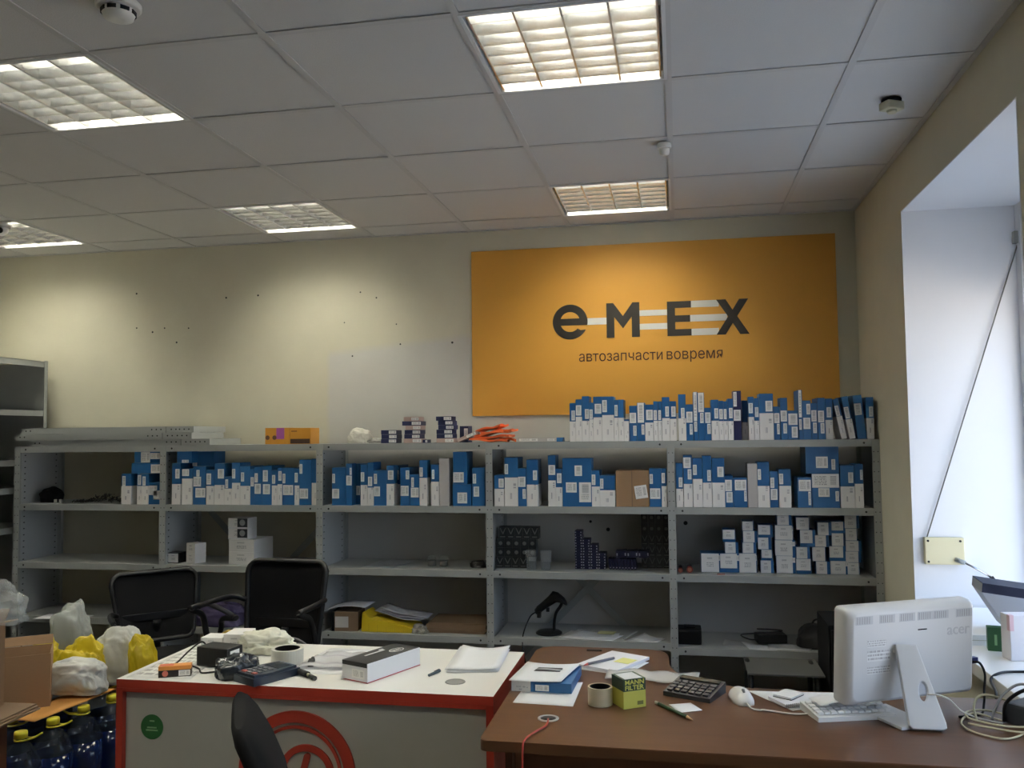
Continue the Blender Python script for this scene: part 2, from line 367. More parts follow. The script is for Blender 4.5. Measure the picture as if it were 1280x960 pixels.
obj('body', bx(nb(), (-.036, -.026, -.040), (.036, .026, -.010), bev=.006), M_('aged_cream_plastic', (.62, .58, .42), .5), t)
obj('chamber', lathe(nb(), [(.018, -.0395), (.016, -.05)], n=18), M_('aged_cream_plastic', (.62, .58, .42), .5), t)
t = thing('dome_camera', 'small dome security camera on the ceiling at left frame edge', 'security camera', (-3.72, 4.2, ZC-.004))
obj('mounting_base', lathe(nb(), [(.05, 0), (.05, -.022), (.045, -.026)], n=24), 'wwhite', t)
b = nb(); bmesh.ops.create_uvsphere(b, u_segments=18, v_segments=10, radius=.036, matrix=Matrix.Translation((0, 0, -.034)))
for f in b.faces: f.smooth = True
obj('ball', b, 'white', t)
obj('lens', cyl(nb(), (.012, -.026, -.044), (.018, -.036, -.049), .018, .015), 'black', t)

# ---------------------------------------------------------------- orange wall sign
SY = YB-.004
sg = thing('wall_sign', 'large orange sign with black letters joined by white stripes on back wall', 'sign', (-.16, SY, 1.605))
lx = lambda x: x+.16
OM = M_('orange_sign_film', (.64, .315, .045), .55, noise=.03, scale=3)
obj('panel', bx(nb(), (-1.037, -.004, 0), (1.037, .003, .985)), OM, sg)
INK = M_('sign_black', (.020, .016, .012), .5); STR = M_('sign_white_stripe', (.78, .77, .72), .5); BR = M_('sign_dark_brown', (.055, .018, .010), .5)
def let(out, holes=None):
    obj('letter', prism(nb(), [(lx(x), z-1.605) for x, z in out], 0, .0022, XZ(-.004)), INK, sg)
# e
b = nb(); cx, cz, ro, ri = lx(-.607), 2.1455-1.605, .1025, .058
def arcpts(r, a0, a1, n): return [(cx+r*math.cos(R(a0+(a1-a0)*i/n)), cz+r*1.0*math.sin(R(a0+(a1-a0)*i/n))) for i in range(n+1)]
zb = -.020
a_end = math.degrees(math.asin(zb/ro)); ai = math.degrees(math.asin(zb/ri))
out = arcpts(ro, a_end, 332, 40)[0:]
out = arcpts(ro, a_end, 333, 44)+[(cx+ri*math.cos(R(325))+.014, cz-.049), (cx+ri*math.cos(R(318)), cz+ri*math.sin(R(318)))]+list(reversed(arcpts(ri, 202, 318, 20)))[1:]
out += [(cx-ri*math.cos(math.asin(.020/ri)), cz-.020)]
# outer ring from bar end round to lower tail, inner lower edge back to the bar's underside
prism(b, out, 0, .0022, XZ(-.004))
obj('letter', b, INK, sg)
b = nb(); up = [(cx+ri*math.cos(R(t_)), cz+ri*math.sin(R(t_))) for t_ in range(20, 161, 7)]
obj('letter_counter', prism(nb(), up, .0022, .0026, XZ(-.004)), OM, sg)
zb0, zt = 2.046, 2.247
let([(-.395, zb0), (-.350, zb0), (-.350, 2.165), (-.300, 2.098), (-.250, 2.165), (-.250, zb0), (-.205, zb0), (-.205, zt), (-.245, zt), (-.300, 2.170), (-.355, zt), (-.395, zt)])
let([(-.049, 2.045), (.086, 2.045), (.086, 2.083), (-.004, 2.083), (-.004, 2.124), (.080, 2.124), (.080, 2.162), (-.004, 2.162), (-.004, 2.205), (.086, 2.205), (.086, 2.243), (-.049, 2.243)])
let([(.224, 2.044), (.275, 2.044), (.315, 2.108), (.355, 2.044), (.405, 2.044), (.340, 2.146), (.402, 2.244), (.352, 2.244), (.315, 2.184), (.278, 2.244), (.226, 2.244), (.290, 2.146)])
for x0, x1, z0, z1 in ((-.508, -.395, 2.125, 2.164), (-.205, -.049, 2.166, 2.199), (-.205, -.049, 2.087, 2.121), (.086, .240, 2.205, 2.243), (.080, .285, 2.124, 2.162), (.086, .238, 2.045, 2.083)):
    obj('stripe', bx(nb(), (lx(x0), -.0052, z0-1.605), (lx(x1), -.004, z1-1.605)), STR, sg)
for wd, xa, xb, zb_, zt_ in (('автозапчасти', -.558, -.079, 1.902, 1.967), ('вовремя', -.056, .255, 1.902, 1.967)):
    tb = text_bm(wd, .10, .0015, 'CENTER', None, bold=0.)
    xs = [v.co.x for v in tb.verts]; w_ = max(xs)-min(xs); mid = (max(xs)+min(xs))/2; sc_ = (xb-xa)/w_
    bmesh.ops.transform(tb, matrix=XZ(-.0046) @ Matrix.Translation((lx((xa+xb)/2), 1.912-1.605, 0)) @ Matrix.Diagonal((sc_, sc_*1.12, 1, 1)) @ Matrix.Translation((-mid, 0, 0)), verts=tb.verts[:])
    obj('tagline_word', tb, BR, sg)

# ---------------------------------------------------------------- grey metal shelving
SF, SB = 4.60, 4.985
UX = [-3.925, -2.955, -1.985, -1.010, -.042, .965]
LEV = [1.452, 1.108, .763, .412, .10]
sh = thing('shelving_unit', 'long grey metal shelving of five bays along the back wall', 'shelving')
def upright_mesh(front):
    b = nb(); s = 1 if front else -1
    bx(b, (-.019, 0, 0), (.019, .002*s, 1.4515)); bx(b, (-.0012, .002*s, 0), (.0012, .036*s, 1.4515))
    return b
uf = upright_mesh(True); ub = upright_mesh(False)
for bmx in (uf,):
    for k in range(28):
        z = .04+k*.05
        for xx in (-.010, .010): cyl(bmx, (xx, .0005, z), (xx, -.0006, z), .0028, n=6, mi=1)
UF = mesh('upright', uf, ['steel', 'steeld']); UB = mesh('upright', ub, 'steel')
pn = bx(nb(), (-.0008, .037, .05), (.0008, SB-SF-.037, 1.45))
for k in range(36):
    z = .1+k*.037
    for yy in (.055, SB-SF-.06): bx(pn, (.0008, yy, z), (.0014, yy+.012, z+.006), 1)
PN = mesh('side_panel', pn, [M_('side_panel_paint', (.42, .44, .45), .45), 'steeld'])
for x in UX:
    link('upright', UF, sh, (x, SF-.0025, 0)); link('upright', UB, sh, (x, SB+.0005, 0)); link('side_panel', PN, sh, (x, SF, 0))
dz = {(0, 3): .035, (0, 2): 0., (4, 3): -.02}
for k in range(5):
    x0, x1 = UX[k]+.0195, UX[k+1]-.0195
    for li, z in enumerate(LEV):
        zz = z+dz.get((k, li), 0)
        b = nb()
        bx(b, (x0, SF, zz-.004), (x1, SB, zz)); bx(b, (x0, SF-.001, zz-.036), (x1, SF+.0015, zz)); bx(b, (x0, SB-.002, zz-.036), (x1, SB, zz-.004)); bx(b, (x0, SF+.0015, zz-.036), (x1, SF+.014, zz-.0345))
        for xx in (x0+.035, x1-.035): cyl(b, (xx, SF+.001, zz-.018), (xx, SF-.0025, zz-.018), .0055, n=8, mi=1)
        obj('shelf', b, ['steel', 'steeld'], sh)
def brace(x0, z0, x1, z1, y):
    d = Vector((x1-x0, 0, z1-z0)); L = d.length; a = math.atan2(d.z, d.x)
    obj('cross_brace', bx(nb(), (0, -.001, -.019), (L, .001, .019)), 'steel', sh, (x0, y, z0), rot=(0, -a, 0))
brace(-.985, .155, -.40, .742, SB+.004); brace(-.652, .742, -.067, .155, SB+.008)
brace(-2.93, .14, -2.0, 1.09, SB+.004); brace(-2.93, 1.09, -2.0, .14, SB+.008)
# tall unit along the left wall
ts = thing('tall_shelving_unit', 'taller dark grey metal shelving unit at the left edge', 'shelving')
b = nb(); X1 = -4.005; X0 = XL+.02
for yy in (3.40, 4.94):
    for xx in (X0, X1): 
        b = nb(); bx(b, (xx-.003, yy-.03, 0), (xx, yy, 2.0)); bx(b, (xx-.035 if xx == X1 else xx, yy-.003, 0), (xx if xx == X1 else xx+.035, yy, 2.0)); obj('upright', b, 'steel', ts)
    obj('side_panel', bx(nb(), (X0+.004, yy-.002, .03), (X1-.036, yy, 1.985)), 'steel', ts)
for z in (.1, .52, .96, 1.20, 1.37, 1.68, 1.995):
    b = nb(); bx(b, (X0+.036, 3.405, z-.004), (X1-.004, 4.935, z)); bx(b, (X1-.0055, 3.405, z-.036), (X1-.004, 4.908, z)); obj('shelf', b, 'steel', ts)
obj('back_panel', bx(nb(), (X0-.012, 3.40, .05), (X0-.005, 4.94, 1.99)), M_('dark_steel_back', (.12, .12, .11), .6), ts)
# spare shelf panels lying on the top
def spare(x0, x1, z, y0, label):
    t = thing('spare_shelf', label, 'shelf panel', (x0, y0, z), group='loose metal shelves lying on the shelving')
    L = x1-x0; b = nb(); bx(b, (0, 0, .034), (L, .36, .036)); obj('plate', b, 'steel', t)
    b = nb(); bx(b, (0, -.002, 0), (L, 0, .036)); 
    for xx in (.03, .06, L-.03, L-.06, L-.09): cyl(b, (xx, -.001, .019), (xx, -.0028, .019), .0045, n=8, mi=1)
    obj('front_lip', b, ['steel', 'steeld'], t)
    for xa in (0, L-.0015): obj('end_lip', bx(nb(), (xa, .0005, .0), (xa+.0015, .3595, .0335)), 'steel', t)
    obj('rear_lip', bx(nb(), (0, .36, 0), (L, .362, .036)), 'steel', t)
spare(-3.84, -2.846, LEV[0]+.0005, 4.605, 'loose grey shelf panel lowest in pile on far left bay')
spare(-2.84, -2.66, LEV[0]+.0005, 4.60, 'short pale end of shelf panel, low right end of the pile')
spare(-3.94, -2.965, LEV[0]+.0375, 4.60, 'loose grey shelf panel in middle of pile, far left bay')
spare(-2.958, -2.775, LEV[0]+.0375, 4.60, 'short pale shelf panel in middle of pile, beside the long one')
spare(-3.925, -2.96, LEV[0]+.0745, 4.63, 'loose grey shelf panel topmost in pile, far left bay')
spare(-2.953, -2.78, LEV[0]+.0745, 4.63, 'short pale shelf panel topmost in pile, right of the long one')

# ---------------------------------------------------------------- boxes on the shelves (metres: x, front y, z, width, depth, height, white share, tilt)
BOXES=[
(-0.5532,4.612,1.4525,0.0316,0.129,0.2059,0.523,0.0,'blue','tall slim blue box, white base, leftmost on top shelf under orange sign|boxes on the top shelf under the orange sign',[(0.0033,0.1395,0.0193,0.0524)]),
(-0.5197,4.612,1.4525,0.0336,0.118,0.2254,0.5859,0.0,'blue','tall slim blue box, white base, second from left on top shelf under orange sign|boxes on the top shelf under the orange sign',[(-0.0009,0.1661,0.0298,0.0545)]),
(-0.4835,4.612,1.4525,0.0371,0.142,0.2408,0.4601,0.0,'blue','tall blue box, white base, third from left on top shelf under orange sign|boxes on the top shelf under the orange sign',[(0.0068,0.1464,0.0212,0.0522)]),
(-0.4537,4.612,1.4525,0.021,0.122,0.2061,0.5738,0.0,'blue','tall slim blue box, white base, fourth from left on top shelf under orange sign|boxes on the top shelf under the orange sign',[(-0.0009,0.1451,0.0176,0.0502)]),
(-0.4192,4.612,1.4525,0.0457,0.115,0.2377,0.5382,0.0,'blue','tall blue box, white base, fifth from left on top shelf under orange sign|boxes on the top shelf under the orange sign',[(0.0020,0.1734,0.0350,0.0524)]),
(-0.3645,4.612,1.4525,0.0625,0.142,0.2368,0.5878,0.0,'blue','tall blue box, white base, sixth from left on top shelf under orange sign|boxes on the top shelf under the orange sign',[(-0.0176,0.1868,0.0247,0.0641)]),
(-0.3218,4.612,1.4525,0.0215,0.183,0.219,0.5682,0.0,'blue','tall slim blue box, white base, seventh from left on top shelf under orange sign|boxes on the top shelf under the orange sign',[(0.0007,0.1619,0.0167,0.0598)]),
(-0.2958,4.612,1.4525,0.0284,0.174,0.2201,0.5637,0.0,'blue','tall slim blue box, white base, eighth from left on top shelf under orange sign|boxes on the top shelf under the orange sign',[]),
(-0.2681,4.612,1.4525,0.0255,0.171,0.1157,0.9145,0.0,'blue','short slim blue box, white base, ninth from left on top shelf under orange sign|boxes on the top shelf under the orange sign',[]),
(-0.2329,4.612,1.4525,0.0394,0.128,0.1866,0.0,0.0,'blue','blue box, white labels, tenth from left on top shelf under orange sign|boxes on the top shelf under the orange sign',[(-0.0013,0.1220,0.0343,0.0538),(0.0084,0.0548,0.0170,0.0534)]),
(-0.1915,4.612,1.4525,0.0401,0.153,0.2017,0.0,0.0,'blue','tall blue box, white labels, eleventh from left on top shelf under orange sign|boxes on the top shelf under the orange sign',[(-0.0011,0.1486,0.0332,0.1042),(0.0089,0.0602,0.0146,0.0533)]),
(-0.1494,4.612,1.4525,0.0427,0.132,0.1912,0.5048,0.0,'blue','blue box, white base, twelfth from left on top shelf under orange sign|boxes on the top shelf under the orange sign',[(0.0022,0.1366,0.0340,0.0537)]),
(-0.1152,4.612,1.4525,0.0223,0.124,0.2074,0.51,0.0,'blue','tall slim blue box, white base, thirteenth from left on top shelf under orange sign|boxes on the top shelf under the orange sign',[(-0.0019,0.1351,0.0165,0.0514)]),
(-0.0933,4.612,1.4525,0.0188,0.118,0.2062,0.5115,0.0,'blue','tall slim blue box, white base, fourteenth from left on top shelf under orange sign|boxes on the top shelf under the orange sign',[(-0.0013,0.1348,0.0141,0.0513)]),
(-0.0626,4.612,1.4525,0.0389,0.127,0.229,0.5192,0.0,'blue','tall blue box, white base, fifteenth from left on top shelf under orange sign|boxes on the top shelf under the orange sign',[(0.0069,0.1529,0.0182,0.0533)]),
(-0.0255,4.612,1.4525,0.0334,0.184,0.2067,0.5537,0.0,'blue','tall slim blue box, white base, sixteenth from left on top shelf under orange sign|boxes on the top shelf under the orange sign',[(0.0026,0.1524,0.0220,0.0533)]),
(0.0215,4.612,1.4525,0.0387,0.176,0.242,0.4817,0.0,'blue','tall blue box, white base, seventeenth from left on top shelf under orange sign|boxes on the top shelf under the orange sign',[(0.0034,0.1438,0.0181,0.0531)]),
(0.0592,4.612,1.4525,0.0351,0.175,0.1887,0.0,0.0,'blue','blue box, white labels, eighteenth from left on top shelf under orange sign|boxes on the top shelf under the orange sign',[(-0.0010,0.1218,0.0314,0.0571),(0.0066,0.0583,0.0148,0.0547)]),
(0.0906,4.612,1.4525,0.022,0.174,0.2534,0.0,0.0,'blue','tall slim blue box, white labels, nineteenth from left on top shelf under orange sign|boxes on the top shelf under the orange sign',[(-0.0015,0.1765,0.0170,0.1515),(-0.0015,0.0717,0.0153,0.0508)]),
(0.1192,4.612,1.4525,0.032,0.125,0.249,0.0,0.0,'blue','tall slim blue box, white labels, twentieth from left on top shelf under orange sign|boxes on the top shelf under the orange sign',[(-0.0009,0.1974,0.0287,0.1008),(0.0024,0.1170,0.0178,0.0528)]),
(0.1521,4.612,1.4525,0.0322,0.135,0.1692,0.0,0.0,'blue','slim blue box, white labels, twenty-first from left on top shelf under orange sign|boxes on the top shelf under the orange sign',[(-0.0003,0.1176,0.0272,0.0548),(0.0048,0.0602,0.0174,0.0526)]),
(0.1888,4.612,1.4525,0.0366,0.16,0.2107,0.4831,0.0,'blue','tall blue box, white base, twenty-first from right on top shelf under orange sign|boxes on the top shelf under the orange sign',[(0.0066,0.1393,0.0192,0.0527)]),
(0.2196,4.612,1.4525,0.0225,0.169,0.2042,0.4865,0.0,'blue','tall slim blue box, white base, twentieth from right on top shelf under orange sign|boxes on the top shelf under the orange sign',[(-0.0004,0.1351,0.0176,0.0527)]),
(0.2423,4.612,1.4525,0.0205,0.178,0.201,0.4925,0.0,'blue','tall slim blue box, white base, nineteenth from right on top shelf under orange sign|boxes on the top shelf under the orange sign',[(-0.0024,0.1348,0.0137,0.0526)]),
(0.2672,4.612,1.4525,0.0258,0.18,0.215,0.4591,0.0,'blue','tall slim blue box, white base, eighteenth from right on top shelf under orange sign|boxes on the top shelf under the orange sign',[(0.0011,0.1401,0.0175,0.0526)]),
(0.3015,4.612,1.4525,0.0396,0.117,0.2545,0.0,0.0,'navy','tall dark navy box, white labels, seventeenth from right on top shelf under orange sign|boxes on the top shelf under the orange sign',[(-0.0105,0.2115,0.0165,0.0759),(-0.0015,0.1281,0.0346,0.0566)]),
(0.345,4.682,1.4525,0.0306,0.158,0.2064,0.4489,0.0,'blue','tall slim blue box, white base, sixteenth from right on top shelf under orange sign|boxes on the top shelf under the orange sign',[]),
(0.3704,4.612,1.4525,0.0274,0.067,0.2228,0.5321,0.0,'blue','tall slim blue box, white base, fifteenth from right on top shelf under orange sign|boxes on the top shelf under the orange sign',[(-0.0022,0.1637,0.0211,0.0525)]),
(0.3971,4.612,1.4525,0.0236,0.15,0.2146,0.461,0.0,'blue','tall slim blue box, white base, fourteenth from right on top shelf under orange sign|boxes on the top shelf under the orange sign',[(0.0005,0.1430,0.0173,0.0504)]),
(0.4456,4.612,1.4525,0.0688,0.124,0.2372,0.5776,0.0,'blue','tall blue box, white base, thirteenth from right on top shelf under orange sign|boxes on the top shelf under the orange sign',[(0.0131,0.1728,0.0338,0.0544)]),
(0.4968,4.612,1.4525,0.03,0.148,0.1705,0.0,0.0,'blue','slim blue box, white labels, twelfth from right on top shelf under orange sign|boxes on the top shelf under the orange sign',[(-0.0009,0.1108,0.0262,0.0502),(0.0053,0.0552,0.0122,0.0537)]),
(0.532,4.612,1.4525,0.0352,0.117,0.2141,0.0,0.0,'blue','tall blue box, white labels, eleventh from right on top shelf under orange sign|boxes on the top shelf under the orange sign',[(-0.0014,0.1209,0.0306,0.0560),(0.0039,0.0577,0.0173,0.0518)]),
(0.5755,4.612,1.4525,0.0501,0.185,0.1483,0.0,0.0,'blue','blue box, white labels, tenth from right on top shelf under orange sign|boxes on the top shelf under the orange sign',[(-0.0006,0.1040,0.0442,0.0579),(0.0064,0.0381,0.0288,0.0556)]),
(0.6134,4.612,1.4525,0.0187,0.179,0.2527,0.0,0.0,'blue','tall slim blue box, white labels, ninth from right on top shelf under orange sign|boxes on the top shelf under the orange sign',[(-0.0017,0.1823,0.0137,0.1388),(-0.0025,0.0768,0.0122,0.0535)]),
(0.6433,4.612,1.4525,0.0394,0.154,0.1987,0.0,0.0,'blue','blue box, white labels, eighth from right on top shelf under orange sign|boxes on the top shelf under the orange sign',[(0.0082,0.1544,0.0185,0.0537),(-0.0009,0.0821,0.0337,0.0575)]),
(0.6792,4.612,1.4525,0.0299,0.134,0.1846,0.0,0.0,'blue','slim blue box, white labels, seventh from right on top shelf under orange sign|boxes on the top shelf under the orange sign',[(-0.0015,0.1197,0.0250,0.0575),(0.0015,0.0588,0.0177,0.0534)]),
(0.7142,4.612,1.4525,0.0357,0.183,0.2108,0.0,0.0,'blue','tall blue box, white labels, sixth from right on top shelf under orange sign|boxes on the top shelf under the orange sign',[(-0.0023,0.1163,0.0290,0.0593),(0.0032,0.0565,0.0183,0.0533)]),
(0.7508,4.612,1.4525,0.0345,0.156,0.2063,0.4752,0.0,'blue','tall slim blue box, white base, fifth from right on top shelf under orange sign|boxes on the top shelf under the orange sign',[(-0.0003,0.1367,0.0219,0.0516)]),
(0.822,4.612,1.4525,0.0274,0.181,0.2049,0.5657,-11.0,'blue','tall slim blue box leaning left, fourth from right on top shelf under orange sign|boxes on the top shelf under the orange sign',[(-0.0032,0.1441,0.0189,0.0533)]),
(0.8605,4.612,1.4525,0.0298,0.178,0.2156,0.4651,-9.0,'blue','tall slim blue box leaning left, third from right on top shelf under orange sign|boxes on the top shelf under the orange sign',[(-0.0027,0.1331,0.0224,0.0589)]),
(0.9063,4.612,1.4525,0.0422,0.151,0.2205,0.0,-5.0,'blue','tall blue box leaning left, second from right on top shelf under orange sign|boxes on the top shelf under the orange sign',[(-0.0035,0.1494,0.0333,0.0590)]),
(0.9466,4.612,1.4525,0.0357,0.143,0.2103,0.4983,0.0,'blue','tall blue box, white base, rightmost on top shelf under orange sign|boxes on the top shelf under the orange sign',[(0.0051,0.1373,0.0189,0.0511)]),
(-3.2021,4.612,1.1085,0.0617,0.067,0.1774,0.6027,0.0,'blue','blue box, white base, leftmost on second shelf of far left bay|boxes on the second shelf of the far left bay',[(-0.0138,0.1363,0.0206,0.0587)]),
(-3.1985,4.682,1.1085,0.0379,0.144,0.174,0.5215,0.0,'blue','blue box, white base, second from left on second shelf of far left bay|boxes on the second shelf of the far left bay',[]),
(-3.1141,4.612,1.1085,0.032,0.123,0.1772,0.6037,0.0,'blue','slim blue box, white base, third from left on second shelf of far left bay|boxes on the second shelf of the far left bay',[(-0.0011,0.1421,0.0217,0.0585)]),
(-3.0764,4.612,1.1085,0.0397,0.134,0.1771,0.6041,0.0,'blue','blue box, white base, fourth from left on second shelf of far left bay|boxes on the second shelf of the far left bay',[(-0.0085,0.1362,0.0196,0.0526)]),
(-3.0727,4.612,1.2887,0.1912,0.12,0.0616,0.0,0.0,'blue','blue box lying second from top of small heap, second shelf of far left bay|boxes on the second shelf of the far left bay',[(0.0631,0.0274,0.0630,0.0498)]),
(-3.0623,4.612,1.3514,0.175,0.12,0.0646,0.0,0.0,'blue','blue box lying topmost on the heap, second shelf of far left bay|boxes on the second shelf of the far left bay',[(-0.0152,0.0321,0.0595,0.0621),(0.0479,0.0392,0.0620,0.0354)]),
(-3.0131,4.612,1.1085,0.0815,0.175,0.1274,0.0,0.0,'blue','short wide blue box, white labels, rightmost on second shelf of far left bay|boxes on the second shelf of the far left bay',[(-0.0129,0.0823,0.0525,0.0552),(0.0151,0.0547,0.0494,0.0522)]),
(-2.8778,4.612,1.1085,0.0558,0.16,0.2395,0.4956,0.0,'blue','tall blue box, white base, leftmost on second shelf of second bay|boxes on the second shelf of the second bay',[(0.0081,0.1781,0.0263,0.0552)]),
(-2.8268,4.612,1.349,0.0953,0.13,0.0686,0.0,0.0,'blue','blue box lying on top of the pair at left end, second shelf of second bay|boxes on the second shelf of the second bay',[(0.0060,0.0097,0.0421,0.0174)]),
(-2.808,4.612,1.1085,0.0663,0.132,0.2056,0.7323,0.0,'blue','tall blue box, white base, second from left on second shelf of second bay|boxes on the second shelf of the second bay',[(-0.0100,0.1847,0.0438,0.0395)]),
(-2.7487,4.682,1.3275,0.1377,0.13,0.087,0.0,0.0,'blue','dark blue box lying on top of its neighbours, second shelf of second bay|boxes on the second shelf of the second bay',[(-0.0532,0.0202,0.0290,0.0384)]),
(-2.7303,4.612,1.1085,0.0793,0.153,0.2198,0.0,0.0,'blue','tall wide blue box, white labels, third from left on second shelf of second bay|boxes on the second shelf of the second bay',[(-0.0087,0.1808,0.0194,0.0376),(-0.0130,0.1323,0.0481,0.0560),(0.0075,0.0684,0.0623,0.0545)]),
(-2.6621,4.612,1.1085,0.0505,0.148,0.1994,0.538,0.0,'blue','blue box, white base, fourth from left on second shelf of second bay|boxes on the second shelf of the second bay',[(-0.0086,0.1475,0.0290,0.0633)]),
(-2.6036,4.612,1.1085,0.0611,0.137,0.2366,0.4777,0.0,'blue','tall blue box, white base, fifth from left on second shelf of second bay|boxes on the second shelf of the second bay',[(0.0087,0.1776,0.0381,0.0546)]),
(-2.5493,4.612,1.1085,0.0458,0.143,0.1603,0.5779,0.0,'blue','blue box, white base, sixth from left on second shelf of second bay|boxes on the second shelf of the second bay',[(-0.0081,0.1202,0.0168,0.0501)]),
(-2.5006,4.612,1.1085,0.0496,0.126,0.2405,0.5208,0.0,'blue','tall blue box, white base, seventh from left on second shelf of second bay|boxes on the second shelf of the second bay',[(-0.0141,0.1778,0.0194,0.0551)]),
(-2.4431,4.612,1.1085,0.0607,0.161,0.2202,0.4893,0.0,'blue','tall blue box, white base, eighth from left on second shelf of second bay|boxes on the second shelf of the second bay',[(-0.0161,0.1590,0.0194,0.0525)]),
(-2.3999,4.612,1.1085,0.0221,0.132,0.205,0.0,0.0,'blue','tall slim blue box, white label, ninth from left on second shelf of second bay|boxes on the second shelf of the second bay',[(0.0005,0.1315,0.0192,0.0523)]),
(-2.3637,4.612,1.1085,0.0469,0.138,0.2149,0.0,0.0,'blue','tall blue box, white labels, eighth from right on second shelf of second bay|boxes on the second shelf of the second bay',[(-0.0114,0.1539,0.0192,0.0523),(-0.0016,0.0917,0.0381,0.0571)]),
(-2.3099,4.612,1.1085,0.0574,0.17,0.2222,0.0,0.0,'blue','tall blue box, white labels, seventh from right on second shelf of second bay|boxes on the second shelf of the second bay',[(-0.0088,0.1650,0.0299,0.0647),(-0.0016,0.0893,0.0433,0.0570)]),
(-2.2629,4.612,1.1085,0.0331,0.136,0.1972,0.5597,0.0,'blue','slim blue box, white base, sixth from right on second shelf of second bay|boxes on the second shelf of the second bay',[(-0.0048,0.1451,0.0190,0.0496)]),
(-2.2308,4.612,1.1085,0.0277,0.155,0.2095,0.5623,0.0,'blue','tall slim blue box, white base, fifth from right on second shelf of second bay|boxes on the second shelf of the second bay',[(0.0018,0.1648,0.0195,0.0545)]),
(-2.1789,4.612,1.1085,0.0718,0.182,0.2094,0.0,0.0,'blue','tall blue box, white labels, fourth from right on second shelf of second bay|boxes on the second shelf of the second bay',[(-0.0260,0.1500,0.0162,0.0544),(-0.0005,0.0845,0.0613,0.0566)]),
(-2.1271,4.612,1.1085,0.0275,0.118,0.2042,0.5408,0.0,'blue','tall slim blue box, white base, third from right on second shelf of second bay|boxes on the second shelf of the second bay',[(-0.0035,0.1548,0.0182,0.0543)]),
(-2.0752,4.612,1.1085,0.0723,0.115,0.256,0.0,0.0,'blue','tall blue box, white labels, second from right on second shelf of second bay|boxes on the second shelf of the second bay',[(-0.0268,0.2041,0.0167,0.0543),(-0.0089,0.0650,0.0503,0.0564)]),
(-2.0141,4.612,1.1085,0.0467,0.128,0.2605,0.4807,0.0,'blue','tall blue box, white base, rightmost on second shelf of second bay|boxes on the second shelf of the second bay',[(0.0135,0.2038,0.0178,0.0787)]),
(-1.8754,4.612,1.1085,0.0805,0.171,0.2098,0.0,0.0,'blue','tall wide blue box, white labels, leftmost on second shelf of middle bay|boxes on the second shelf of the middle bay',[(-0.0308,0.1500,0.0169,0.0524),(-0.0185,0.0653,0.0415,0.0543)]),
(-1.8157,4.612,1.1085,0.0349,0.067,0.2326,0.0,0.0,'blue','tall slim blue box, white labels, second from left on second shelf of middle bay|boxes on the second shelf of the middle bay',[(0.0106,0.1896,0.0117,0.0397),(0.0006,0.1385,0.0317,0.0543)]),
(-1.7995,4.682,1.1085,0.0492,0.129,0.2287,0.0,0.0,'blue','tall blue box, white label, third from left on second shelf of middle bay|boxes on the second shelf of the middle bay',[(0.0000,0.0786,0.0472,0.0528)]),
(-1.7276,4.612,1.1085,0.0386,0.136,0.226,0.502,0.0,'blue','tall blue box, white base, fourth from left on second shelf of middle bay|boxes on the second shelf of the middle bay',[(-0.0073,0.1582,0.0198,0.0521)]),
(-1.6886,4.612,1.1085,0.0354,0.124,0.2383,0.415,0.0,'blue','tall blue box, white base, fifth from left on second shelf of middle bay|boxes on the second shelf of the middle bay',[(-0.0023,0.1332,0.0240,0.0519)]),
(-1.6331,4.612,1.1085,0.0728,0.147,0.1945,0.0,0.0,'blue','blue box, white labels, sixth from left on second shelf of middle bay|boxes on the second shelf of the middle bay',[(-0.0264,0.1477,0.0181,0.0561),(-0.0177,0.0783,0.0354,0.0538)]),
(-1.5743,4.612,1.1085,0.0416,0.067,0.2212,0.5411,0.0,'blue','tall blue box, white base, seventh from left on second shelf of middle bay|boxes on the second shelf of the middle bay',[(0.0036,0.1683,0.0324,0.0518)]),
(-1.5596,4.682,1.1085,0.0311,0.166,0.2185,0.5195,0.0,'blue','tall slim blue box, white base, eighth from left on second shelf of middle bay|boxes on the second shelf of the middle bay',[(0.0014,0.1649,0.0218,0.0525)]),
(-1.4892,4.612,1.1085,0.053,0.182,0.2085,0.0,0.0,'blue','tall blue box, white labels, eighth from right on second shelf of middle bay|boxes on the second shelf of the middle bay',[(0.0153,0.1692,0.0205,0.0495),(-0.0019,0.0816,0.0472,0.0555)]),
(-1.4342,4.612,1.1085,0.0528,0.186,0.1712,0.0,0.0,'blue','blue box, white labels, seventh from right on second shelf of middle bay|boxes on the second shelf of the middle bay',[(-0.0104,0.1280,0.0148,0.0535),(0.0022,0.0725,0.0449,0.0533)]),
(-1.3844,4.612,1.1085,0.0432,0.067,0.2493,0.6121,0.0,'blue','tall blue box, white base, sixth from right on second shelf of middle bay|boxes on the second shelf of the middle bay',[(-0.0110,0.1845,0.0182,0.0515)]),
(-1.3714,4.682,1.1085,0.0207,0.187,0.2219,0.5398,0.0,'blue','tall slim blue box, white base, fifth from right on second shelf of middle bay|boxes on the second shelf of the middle bay',[]),
(-1.3169,4.612,1.1085,0.0446,0.111,0.2244,0.5885,0.0,'blue','tall blue box, white base, fourth from right on second shelf of middle bay|boxes on the second shelf of the middle bay',[(-0.0100,0.1720,0.0138,0.0513)]),
(-1.265,4.612,1.1085,0.0551,0.133,0.259,0.0,0.0,'white','tall plain pale grey box, third from right on second shelf of middle bay|boxes on the second shelf of the middle bay',[]),
(-1.1754,4.612,1.227,0.0775,0.14,0.1749,0.0,0.0,'blue','glossy blue box standing on another box, second shelf of middle bay|boxes on the second shelf of the middle bay',[(-0.0083,0.0369,0.0590,0.0551)]),
